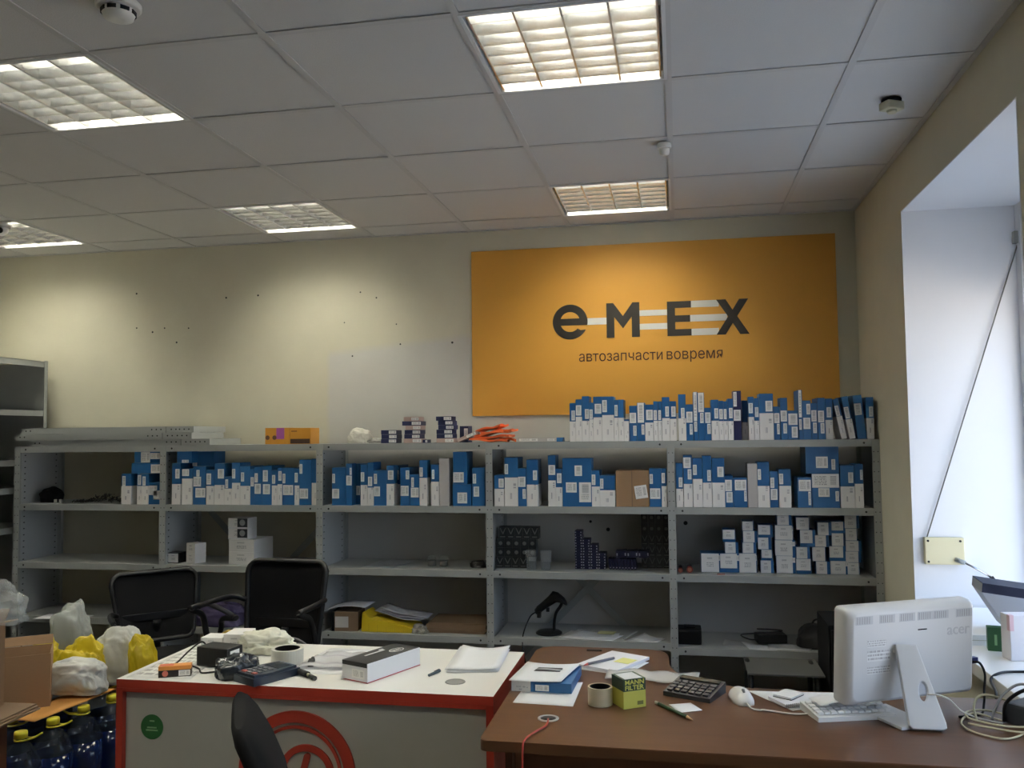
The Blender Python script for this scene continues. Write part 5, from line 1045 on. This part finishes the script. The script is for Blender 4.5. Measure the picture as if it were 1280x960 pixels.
cable('orange cable arching at the right frame edge', [(.93, 2.36, .83), (.89, 2.37, .845), (.85, 2.385, .83), (.835, 2.39, .79), (.835, 2.38, zc)], .0042, co)
cable('thick black cable arching above the orange one at right edge', [(.94, 2.33, .865), (.88, 2.35, .872), (.83, 2.39, .85), (.80, 2.43, .805), (.80, 2.45, zc)], .0045, 'black')
t = thing('power_strip', 'dark power block in the cable tangle at right end of desk', 'power strip', (.858, 2.46, ZT), R(40)); obj('body', bx(nb(), (-.05, -.028, 0), (.05, .028, .052), bev=.008), M_('dark_block', (.03, .034, .042), .5), t); obj('switch', bx(nb(), (-.012, -.0285, .022), (.012, -.0275, .038)), 'black', t)
t = thing('plug', 'small dark blue plug in right side of white monitor', 'plug', (.779, 2.60, .869), R(27)); obj('body', bx(nb(), (-.012, -.008, -.008), (.008, .008, .008), bev=.002), M_('vga_blue', (.02, .03, .16), .4), t)

# ---------------------------------------------------------------- things on the window sill
ZS = .7522
t = thing('flat_carton', 'flat white carton lying at far part of the window sill', 'box', (1.12, 3.48, ZS)); obj('body', bx(nb(), (-.15, -.20, 0), (.18, .30, .036), bev=.002), M_('flat_white', (.78, .79, .80), .5), t); obj('flap_line', bx(nb(), (-.15, -.2008, .017), (.18, -.2001, .019)), M_('flap_grey', (.45, .44, .38), .6), t)
t = tag(obj('green_box', bx(nb(), (-.024, -.02, 0), (.024, .02, .078), bev=.0012), M_('dark_green_box', (.012, .075, .022), .45), None, (1.036, 3.225, ZS), R(-12)), 'small dark green box on window sill beside pink and white box', 'box')
obj('light_print', bx(nb(), (-.004, -.0208, .02), (.004, -.0201, .055)), M_('print_green', (.25, .42, .22), .5), t)
t = thing('pink_white_box', 'white box with pink corner on the window sill at right edge', 'box', (1.078, 3.115, ZS), R(8))
obj('body', bx(nb(), (-.048, -.03, 0), (.07, .03, .145), bev=.004), print_mat('white_print_box', (.76, .74, .76), (.18, .18, .28), [(.45, .75, .55, .8)], [(.35, .8, .15, .45, 4)]), t)
obj('pink_corner', bx(nb(), (-.0486, -.0306, .095), (-.036, -.012, .1455)), M_('pink_print', (.70, .48, .52), .5), t)
t = thing('dark_printed_box', 'dark printed box with sloping front, tilted at right frame edge', 'box', (1.13, 3.36, ZS+.054), rot=(0, R(7), R(-6)))
dp = M_('dark_print', (.016, .020, .042), .6, noise=.6, scale=14, spec=.2)
b = nb(); prism(b, [(-.03, 0), (.10, 0), (.10, .115), (.06, .145), (-.12, .145), (-.12, .115)], -.06, .10, XZ(0)); obj('body', b, M_('box_grey_side', (.34, .36, .40), .45), t)
obj('dark_band', bx(nb(), (-.1205, -.1006, .116), (.10, -.1000, .1455)), dp, t); obj('lid', bx(nb(), (-.1205, -.1006, .1456), (.0605, .06, .148)), dp, t)
t = thing('small_device', 'small dark device with cable far back on window sill', 'device', (1.12, 3.86, ZS)); obj('body', bx(nb(), (-.045, -.02, 0), (.045, .02, .022), bev=.005), 'black', t); obj('cable', tube(nb(), [(-.045, 0, .012), (-.075, .01, .006), (-.11, -.01, .004)], .003), 'black', t)

# ---------------------------------------------------------------- small things on the shelving
Z1, Z2, Z3, Z4 = [z+.0006 for z in LEV[:4]]
# top shelf, second and middle bays
t = thing('orange_carton', 'orange and purple printed carton on top shelf, second bay', 'box', (-2.198, 4.645, Z1), group=None)
b = bx(nb(), (-.140, 0, 0), (.010, .12, .094), bev=.001); orm = M_('carton_amber', (.62, .28, .03), .5); obj('body', b, orm, t)
obj('purple_print', bx(nb(), (-.070, -.0012, .03), (-.022, -.0002, .093)), M_('print_purple', (.38, .10, .36), .5), t)
for x in (-.125, -.082): obj('round_print', cyl(nb(), (x, -.0002, .038), (x, -.0012, .038), .013, n=16), M_('print_brown', (.12, .05, .02), .5), t)
t = thing('orange_carton', 'plain orange carton with dark brown foot beside purple printed carton', 'box', (-2.122, 4.645, Z1)); obj('body', bx(nb(), (-.0635, 0, 0), (.0635, .12, .092), bev=.001), orm, t); obj('brown_band', bx(nb(), (-.060, -.0012, .003), (.058, -.0002, .030)), M_('print_dark_brown', (.06, .025, .015), .5), t); obj('text_line', bx(nb(), (-.055, -.001, .070), (-.02, -.0002, .077)), M_('print_brown2', (.25, .10, .02), .5), t)
t = thing('cloth_bundle', 'small bundle of white cloth on top shelf of middle bay', 'bundle', (-1.785, 4.70, Z1+.0005))
obj('bundle', lumpy(51, .135, .12, .085, .06, n=32, m=18, p=.6, flat=.3), M_('white_cloth', (.62, .60, .52), .85, bump=.6, scale=60), t); obj('tail', lumpy(52, .13, .06, .028, .12, n=28, m=12, p=.6, flat=.1), clear('milky_film2', (.85, .85, .8), .4, .3), t, (.115, 0, 0))
nv = M_('navy_small_box', (.018, .024, .085), .45)
def parts_box(x, y, z, w, d, h, label, kind, rz=0., group='small boxes stacked on top shelf of the middle bay'):
    t = tag(obj('parts_box', bx(nb(), (-w/2, 0, 0), (w/2, d, h), bev=.0008), nv if kind == 'n' else M_('rose_box', (.50, .36, .32), .5) if kind == 'r' else 'plainw', None, (x, y, z), rz), label, 'box', group)
    obj('label', bx(nb(), (.0, -.0012, h*.15), (w/2-.003, -.0002, h*.85)), 'labelw', t); return t
for k in range(3): parts_box(-1.594+.002*(k % 2), 4.65, Z1+.0246*k, .092, .09, .024, f'small navy box with white label, {["bottom", "middle", "top"][k]} of stack left on middle bay top', 'n')
sp = [(-1.455, .105, 'r'), (-1.458, .092, 'n'), (-1.455, .094, 'n'), (-1.452, .090, 'r'), (-1.460, .112, 'n'), (-1.462, .09, 'r')]
for k, (x, w, q) in enumerate(sp): parts_box(x, 4.65, Z1+.0244*k, w, .09, .0238, f'small {"navy" if q == "n" else "rose and white"} box, {["lowest", "second", "third", "fourth", "fifth", "topmost"][k]} in second stack on middle bay top', q)
parts_box(-1.385, 4.66, Z1, .03, .06, .018, 'tiny box lying between the two taller small stacks', 'n')
sp = [(-1.268, .10, 'r'), (-1.27, .094, 'n'), (-1.272, .092, 'n'), (-1.262, .090, 'n'), (-1.266, .086, 'n'), (-1.275, .09, 'n')]
for k, (x, w, q) in enumerate(sp): parts_box(x, 4.65, Z1+.0244*k, w, .09, .0238, f'small {"navy" if q == "n" else "rose and white"} box, {["lowest", "second", "third", "fourth", "fifth", "topmost"][k]} in stack nearest to the orange packets', q)
parts_box(-1.185, 4.75, Z1, .05, .09, .092, 'upright navy box behind the stack nearest to orange packets', 'n')
o = parts_box(-1.16, 4.64, Z1+.012, .115, .08, .018, 'pale flat box leaning on stack beside the orange packets', 'r'); o.rotation_euler = (0, R(-22), 0); o.location.z += .012; o.location.x += .02
pk = [(-1.03, 0, .21, 6, 4.66), (-1.01, .016, .20, -8, 4.665), (-1.035, .032, .20, -14, 4.66), (-.985, .046, .18, -11, 4.67), (-.925, .0, .13, 14, 4.78), (-1.03, .062, .15, -18, 4.67)]
for k, (x, z, w, a, y) in enumerate(pk):
    b = nb(); sheet(b, lambda u, v: (-w/2+w*u, .13*v, .012+.004*math.sin(9*u+k)+.003*math.sin(7*v)), 8, 5, .010)
    o = tag(obj('orange_packet', b, 'orange', None, (x, y, Z1+z+abs(math.sin(R(a)))*w/2*.35+.0005), rot=(0, R(a*.55), R(a*.6))), f'glossy orange packet, {["lowest", "second from below", "third from below", "fourth from below", "small rightmost", "topmost"][k]} of heap on the shelf top left of sign', 'packet', 'orange packets heaped on the top shelf')
for k, (x, w, q) in enumerate(((-.785, .17, 'w'), (-.66, .095, 'w'))):
    t = tag(obj('flat_box', bx(nb(), (-w/2, 0, 0), (w/2, .06, .022), bev=.0008), 'plainw', None, (x, 4.66, Z1)), ['long flat white box lying right of orange packets on shelf top', 'short flat white box with blue end on shelf top'][k], 'box'); obj('label', bx(nb(), (-w*.4, -.001, .004), (w*.2, -.0002, .018)), 'labelw', t)
    if k: obj('blue_end', bx(nb(), (.012, -.0012, -.0001), (w/2+.0003, .0603, .0223)), 'blue', t)
# second shelf, far left bay: heap of metal bits
jm = M_('dark_metal_bits', (.06, .058, .055), .4, .7); rnd = random.Random(5)
b = nb()
for k in range(150):
    u = rnd.random(); x = -3.62+.34*u; z = Z2+.002+rnd.random()*.045*math.sin(math.pi*min(1, max(0, (u-.25)/.75)))
    a = rnd.uniform(0, 3.14); l = rnd.uniform(.012, .028); y = 4.68+rnd.random()*.09
    cyl(b, (x, y, z+.003), (x+l*math.cos(a), y+l*math.sin(a), z+.003+rnd.uniform(0, .012)), rnd.uniform(.002, .004), n=5)
o = tag(obj('metal_bits', b, jm), 'loose heap of dark metal fixings on second shelf, far left bay', 'fixings'); o['kind'] = 'stuff'
for k, x in enumerate((-3.725, -3.69)):
    tag(obj('bright_clip', bx(nb(), (-.008, -.006, 0), (.008, .006, .022), bev=.002), M_('bright_metal', (.6, .6, .55), .3, .8), None, (x, 4.68, Z2), .4+k), ['left', 'right'][k]+' bright metal clip at left end of metal heap', 'clip')
tag(obj('dark_pouch', lumpy(61, .13, .09, .085, .06, n=24, m=14, p=.7, flat=.2), 'blackm', None, (-3.80, 4.74, Z2+.0005)), 'dark rounded pouch in the left corner, second shelf far left bay', 'pouch')
# third shelf, second bay: white cartons
def wcarton(x, y, z, w, d, h, label, rz=0., k=0, group=None):
    t = tag(obj('white_carton', bx(nb(), (-w/2, 0, 0), (w/2, d, h), bev=.001), 'boxw', None, (x, y, z), rz), label, 'box', group); return t
o = wcarton(-2.920, 4.66, Z3, .078, .07, .060, 'small black carton with white label, third shelf of second bay, leftmost'); o.data.materials[0] = MAT['black']; obj('label', bx(nb(), (-.033, -.0012, .004), (.030, -.0002, .056)), 'boxw', o)
for k in range(2): wcarton(-2.815, 4.668, Z3+.058*k, .082, .075, .057, ['lower', 'upper'][k]+' of two white cartons stacked near the left, third shelf second bay', -.42)
for k in range(2): wcarton(-2.490, 4.66, Z3+.0705*k, .165, .20, .070, ['lowest', 'second lowest'][k]+' large white carton of tall stack, third shelf second bay', -.10)
for k in range(2):
    t = wcarton(-2.522, 4.68, Z3+.142+.0605*k, .125, .10, .060, ['second highest', 'topmost'][k]+' carton with dark printed side on tall stack, second bay', -.05)
    obj('dark_print', bx(nb(), (-.004, -.0012, .008), (.060, -.0002, .058)), M_('print_dark', (.03, .035, .045), .4), t); obj('round_print', cyl(nb(), (.028, -.0012, .034), (.028, -.0018, .034), .018, n=16), M_('print_grey', (.35, .36, .37), .5), t); obj('white_edge', bx(nb(), (-.064, -.004, 0), (.064, -.0001, .006)), 'paper', t)
# third shelf, middle bay
for k, c in enumerate((((-1.75, 4.665), (-1.56, 4.63), (-1.545, 4.86), (-1.73, 4.87)), ((-1.70, 4.74), (-1.53, 4.72), (-1.50, 4.90), (-1.67, 4.91)))):
    quad_sheet('paper_sheet', c, Z3+.003*k, ['lower', 'upper'][k]+' grey sheet in clear cover on third shelf, middle bay', mat=M_('grey_sheet', (.34, .36, .38), .3), wave=.002)
jar = clear('jar_clear', (.88, .9, .88), .10, .05)
for k, x in enumerate((-1.375, -1.305)):
    t = thing('glass_jar', ['left', 'right'][k]+' small clear jar with dark filling on third shelf, middle bay', 'jar', (x, 4.74, Z3), group='pair of small jars in the middle bay')
    obj('filling', lathe(nb(), [(.021, .001), (.023, .004), (.023, .030)], n=18), M_('brown_grey', (.10, .085, .075), .6), t); obj('glass', lathe(nb(), [(.0245, 0), (.0255, .004), (.0255, .048), (.018, .058)], n=18), jar, t)
tag(obj('metal_scrap', lumpy(63, .09, .05, .03, .12, n=20, m=10, p=.7, flat=.1), jm, None, (-1.10, 4.72, Z3+.001)), 'small dark scrap at right end of third shelf, middle bay', 'scrap')
# third shelf, fourth bay: bulb cartons, tumblers, navy packs
bk = M_('bulb_box_black', (.014, .018, .022), .35); gy = M_('bulb_print', (.15, .16, .155), .4)
def bulb(x, z, w, h, label, shape, y=4.72):
    t = tag(obj('bulb_carton', bx(nb(), (-w/2, 0, 0), (w/2, .06, h), bev=.0006), bk, None, (x, y, z)), label, 'box', 'small black bulb cartons at left of fourth bay')
    if shape == 'v': obj('print', prism(nb(), [(-w*.40, h*.9), (-w*.30, h*.9), (0, h*.5), (w*.30, h*.9), (w*.40, h*.9), (w*.05, h*.38), (-w*.05, h*.38)], 0, .0008, XZ(-.0002)), gy, t); obj('print_line', bx(nb(), (-w*.35, -.001, h*.12), (w*.3, -.0002, h*.2)), gy, t)
    else: obj('print', cyl(nb(), (0, -.0002, h*.5), (0, -.001, h*.5), w*.24, n=14), gy, t)
rows_ = [(-1.002, .0435, .060, 4, 'v', 'lowest row'), (-.998, .0445, .049, 5, 'o', 'second row up'), (-.998, .0445, .049, 5, 'o', 'third row up'), (-.984, .0445, .066, 5, 'v', 'top row')]
zz = Z3
for x0, w, h, n, s, rn in rows_:
    for k in range(n): bulb(x0+w*(k+.5), zz, w-.0006, h-.0005, f'small black bulb carton, {SNTH[k]} from left in {rn}, fourth bay third shelf', s)
    zz += h
tum = clear('tumbler_clear', (.93, .94, .95), .07, .04)
for k, x in enumerate((-.795, -.715)):
    b = nb(); n = 22; rs = [[b.verts.new((r*math.cos(2*math.pi*i/n), r*math.sin(2*math.pi*i/n), z)) for i in range(n)] for r, z in ((.001, .004), (.024, .004), (.031, .105), (.0325, .105), (.0255, 0), (.001, 0))]; skin(b, rs, caps=False)
    tag(obj('plastic_tumbler', b, tum, None, (x, 4.66, Z3+.0003)), ['left', 'right'][k]+' clear plastic tumbler in front of black bulb cartons, fourth bay', 'tumbler', 'clear tumblers in the fourth bay')
dot = M_('pale_dot', (.42, .42, .46), .5); nv2 = M_('navy_pack', (.009, .010, .034), .5, spec=.3)
def pack(x, y, z, w, h, label, tilt=0., rz=0., d=.09):
    t = tag(obj('flat_pack', bx(nb(), (-w/2, 0, 0), (w/2, d, h), bev=.0005), nv2, None, (x, y, z), rot=(0, R(tilt), rz)), label, 'box', 'thin navy packs stacked in the fourth bay')
    for sx_ in (-1, 1): obj('print_dot', bx(nb(), (sx_*w*.38-.003, -.0010, h*.3), (sx_*w*.38+.003, -.0002, h*.7)), dot, t)
CN = ['lowest', 'second up', 'third up', 'fourth up', 'fifth up', 'sixth up', 'seventh up', 'eighth up', 'ninth up', 'tenth up', 'eleventh up', 'twelfth up', 'thirteenth up', 'topmost']
for ci, (x, n) in enumerate(((-.545, 14), (-.503, 11), (-.461, 9), (-.419, 6))):
    for k in range(n): pack(x+rnd.uniform(-.0015, .0015), 4.72+rnd.uniform(0, .004), Z3+.0146*k, .039, .0142, f'thin navy pack, {CN[k] if k < n-1 else "topmost"} in {SNTH[ci]} stack from left, fourth bay third shelf')
for k in range(9):
    t = tag(obj('flat_pack', bx(nb(), (-.007, 0, 0), (.007, .09, .055), bev=.0005), nv2, None, (-.372+.0165*k, 4.72, Z3+.002), rot=(0, R(-8), 0)), f'thin navy pack standing on edge, {SNTH[k]} from left in upright row, fourth bay', 'box', 'thin navy packs stacked in the fourth bay'); obj('print_dot', bx(nb(), (-.003, -.001, .006), (.003, -.0002, .012)), dot, t)
for k in range(3): pack(-.315+.06*k, 4.73, Z3+.062+.001*k, .058, .036, f'larger navy pack lying on upright row, {SNTH[k]} from left, fourth bay', -3)
for ci in range(4):
    for k in range(5): bulb(-.192+.0385*ci, Z3+.0605*k, .0375, .060, f'dark carton in deep shade, {CN[k]}, {SNTH[ci]} column of right stack, fourth bay', 'v' if k < 3 else 'o', 4.80)
# third shelf, right bay: two red torches and scraps
for k, (x, r) in enumerate(((-.005, .013), (.043, .017))):
    t = thing('red_torch', ['smaller', 'larger'][k]+' red and black torch lying at left of third shelf, right bay', 'torch', (x, 4.655, Z3+r+.0005)); obj('head', cyl(nb(), (0, 0, 0), (0, .035, 0), r, r*.9, n=16), M_('torch_red', (.18, .018, .014), .4), t); obj('lens', cyl(nb(), (0, -.002, 0), (0, -.0001, 0), r*.62, n=14), M_('torch_lens', (.40, .16, .10), .3), t); obj('grip', cyl(nb(), (0, .0355, 0), (0, .12, 0), r*.8, n=14), 'black', t)
tag(obj('red_strip', bx(nb(), (-.02, -.004, 0), (.02, .004, .004), bev=.001), M_('strip_red', (.25, .03, .03), .5), None, (.20, 4.625, Z3)), 'tiny dark red strip on shelf in front of blue cornered carton', 'strip')
# bottom shelves
t = thing('dark_crate', 'brown and dark carton standing left on low shelf, middle bay', 'box', (-1.845, 4.625, Z4), .12); obj('body', bx(nb(), (-.075, 0, 0), (.075, .16, .105), bev=.001), 'kraftd', t); obj('label', bx(nb(), (-.055, -.0012, .02), (.02, -.0002, .08)), 'plainw', t); obj('dark_side', bx(nb(), (-.0756, -.0006, -.0), (-.058, .1606, .1055)), 'blackm', t)
b = nb(); sheet(b, lambda u, v: (-.12+.24*u, .18*v, .02*u+.018*math.sin(3*u)), 6, 4, .001); tag(obj('paper_sheet', b, M_('grey_paper', (.60, .60, .64), .7), None, (-1.85, 4.63, Z4+.108)), 'curled pale sheet lying on the brown carton, low shelf', 'paper')
t = thing('yellow_envelope', 'bulging yellow padded envelope on low shelf, middle bay', 'envelope', (-1.595, 4.625, Z4))
b = nb(); prism(b, [(-.155, 0), (.155, 0), (.150, .028), (.04, .050), (-.10, .072), (-.145, .108), (-.150, .100)], -.16, 0, XZ(0)); bmesh.ops.bevel(b, geom=b.edges[:], offset=.004, segments=2, affect='EDGES'); obj('body', b, M_('envelope_yellow', (.68, .50, .02), .5, bump=.4, scale=25), t)
for k in range(5): obj('crease', bx(nb(), (-.11+.05*k, -.0012, .002), (-.109+.05*k, -.0002, .045-.007*k)), M_('crease_ochre', (.40, .28, .01), .6), t)
for k in range(3):
    b = nb(); sheet(b, lambda u, v: (-.13+.26*u, .14*v, .002+.05*(1-u)**1.5+.004*math.sin(8*u+k)), 8, 4, .001)
    tag(obj('newspaper', b, M_('newsprint', (.42, .43, .47), .8, noise=.4, scale=30), None, (-1.555+.02*k, 4.66+.01*k, Z4+.058+.006*k), .03*k, ), ['lowest', 'middle', 'topmost'][k]+' grey printed sheet draped over the yellow envelope', 'paper', 'sheets draped over the yellow envelope')
for k in range(6):
    t = tag(obj('folded_carton', bx(nb(), (-.17, -.10, 0), (.17, .14, .008)), 'kraftd', None, (-1.225+.006*(k % 3), 4.76+.004*k, Z4+.0085*k), rnd.uniform(-.06, .06)), f'flat folded dark brown carton, {CN[k] if k < 5 else "topmost"} of pile, low shelf of middle bay', 'cardboard', 'folded cartons piled on the low shelf')
tag(obj('scrap_bundle', lumpy(71, .08, .07, .04, .12, n=20, m=10, p=.7, flat=.15), M_('scrap_mix', (.25, .24, .20), .6, noise=.6, scale=60), None, (-1.415, 4.65, Z4+.0005)), 'small scrap bundle between yellow envelope and folded cartons', 'scrap')
t = thing('clear_bag', 'shiny clear wrapped parcel with purple tint behind the chairs, low shelf', 'bag', (-2.64, 4.68, Z4+.001)); obj('body', lumpy(73, .30, .16, .12, .05, n=30, m=16, p=.5, flat=.15), M_('purple_wrap', (.075, .06, .13), .25, bump=.7, scale=30), t)
# scanner on a stand
t = thing('barcode_scanner', 'black handheld barcode scanner on curved stand, low shelf of fourth bay', 'scanner', (-.714, 4.735, Z4))
obj('stand_base', lathe(nb(), [(.072, 0), (.072, .006), (.060, .014), (.02, .018)], n=30), 'black', t)
obj('stand_neck', tube(nb(), [(.028, 0, .014), (.03, -.002, .06), (.04, -.006, .11), (.066, -.010, .15), (.082, -.012, .185)], .008, n=8), 'black', t)
b = nb(); rs = []
for px_, pz_, hw, hh in ((-.072, .115, .012, .013), (-.055, .128, .016, .020), (-.02, .155, .017, .021), (.012, .180, .022, .025), (.035, .200, .028, .030), (.062, .195, .030, .028), (.092, .176, .031, .022), (.098, .168, .024, .014)):
    rs.append([b.verts.new((px_+hh*math.sin(R(35))*math.sin(R(a))*-.6, hw*math.cos(R(a))-.012, pz_+hh*math.sin(R(a)))) for a in range(0, 360, 24)])
skin(b, rs); obj('body', b, 'black', t)
obj('trigger', bx(nb(), (-.012, -.020, .118), (.006, -.006, .140), bev=.003), 'black', t)
obj('handle_end', bx(nb(), (-.062, -.028, .085), (-.040, .004, .120), bev=.006), 'black', t)
obj('cable', tube(nb(), [(-.072, -.012, .113), (-.10, -.02, .09), (-.125, -.05, .03), (-.128, -.10, -.005), (-.118, -.155, -.04), (-.105, -.16, -.12), (-.10, -.155, -.25)], .0035), 'black', t)
for k, (c, s) in enumerate(((((-.655, 4.64), (-.36, 4.60), (-.31, 4.72), (-.60, 4.80)), 'large white sheets beside scanner, lower of two'), (((-.62, 4.65), (-.34, 4.625), (-.33, 4.74), (-.56, 4.79)), 'upper white sheet beside the scanner'), (((-.29, 4.62), (-.13, 4.60), (-.09, 4.68), (-.22, 4.75)), 'white sheet at right end of low shelf, fourth bay'), (((-.27, 4.64), (-.15, 4.62), (-.10, 4.66), (-.20, 4.76)), 'curled top sheet at right end of low shelf, fourth bay'))):
    quad_sheet('paper_sheet', c, Z4+.004*(k % 2)+.0003, s, wave=.004+.004*(k % 2))
quad_sheet('sticky_note', [(-.45, 4.70), (-.36, 4.69), (-.35, 4.76), (-.44, 4.77)], Z4+.0145, 'pale yellow note on white sheets beside the scanner', mat=M_('pale_yellow', (.50, .50, .25), .7))
b = nb(); bx(b, (0, -.008, 0), (.10, .008, .003)); tag(obj('metal_strip', b, 'steel', None, (-.30, 4.60, Z4+.012), rot=(0, R(-14), .9)), 'short grey metal strip between the white papers, low shelf', 'strip')
ZB = LEV[3]-.02+.0006
t = thing('black_device', 'black rounded device at left end of low shelf, right bay', 'device', (.035, 4.66, ZB)); obj('body', bx(nb(), (-.062, 0, 0), (.062, .12, .082), bev=.014), 'black', t); obj('cap', bx(nb(), (-.03, .02, .0825), (.03, .08, .09), bev=.003), 'black', t)
quad_sheet('paper_sheet', [(.20, 4.68), (.36, 4.63), (.42, 4.72), (.22, 4.82)], ZB, 'grey sheet left of black device on low shelf, right bay', mat=M_('dim_paper', (.45, .45, .44), .7))
quad_sheet('paper_sheet', [(.33, 4.61), (.46, 4.60), (.52, 4.66), (.30, 4.76)], ZB+.0008, 'white sheet at shelf edge below the black router, right bay', wave=.003)
quad_sheet('paper_sheet', [(.42, 4.62), (.62, 4.61), (.66, 4.70), (.44, 4.78)], ZB+.0022, 'white sheet under black bag on low shelf, right bay', wave=.003)
t = thing('router', 'black router with tangled leads on papers, low shelf of right bay', 'device', (.45, 4.75, ZB+.008), .2); obj('body', bx(nb(), (-.075, -.04, 0), (.075, .05, .045), bev=.008), 'black', t)
obj('lead', tube(nb(), [(-.07, -.03, .02), (-.13, -.05, .03), (-.16, -.02, .045), (-.08, -.035, .055), (0, -.04, .06), (.05, -.03, .065), (.03, .03, .058), (-.06, .04, .06)], .004), 'black', t)
t = thing('black_bag', 'black bag standing at right end of low shelf, right bay', 'bag', (.70, 4.72, ZB+.001)); obj('body', lumpy(81, .25, .16, .115, .03, n=28, m=16, p=.35, flat=.2), bagm, t); obj('handle', tube(nb(), [(-.05, 0, .105), (-.03, 0, .135), (.03, 0, .135), (.05, 0, .105)], .005), bagm, t)
tc_ = thing('tall_dark_case', 'tall dark case standing in shade behind the white monitor', 'case', (.745, 4.30, 0)); obj('body', bx(nb(), (-.10, -.14, .01), (.10, .20, .62), bev=.01), 'blackm', tc_); obj('front_bezel', bx(nb(), (-.09, -.149, .02), (.09, -.1405, .60), bev=.003), 'black', tc_)
for sx_ in (-1, 1):
    for y in (-.11, .17): obj('foot', cyl(nb(), (sx_*.075, y, 0), (sx_*.075, y, .0098), .015, n=12), 'black', tc_)
vs = thing('visitor_stool', 'dark stool with black bent tube frame under the right shelf bay', 'stool', (.46, 4.30, 0))
for x in (-.155, .14): obj('frame_tube', tube(nb(), [(x-.012, -.13, .006), (x-.006, -.12, .20), (x+.0, -.08, .355), (x, .05, .365), (x, .15, .36), (x, .17, .006)], .013, n=8), 'black', vs)
obj('seat', bx(nb(), (-.17, -.12, .379), (.17, .18, .388), bev=.003), M_('dark_seat', (.06, .06, .055), .7), vs)
obj('back_rail', tube(nb(), [(-.155, .17, .12), (.14, .17, .12)], .010, smoothpath=False), 'black', vs)
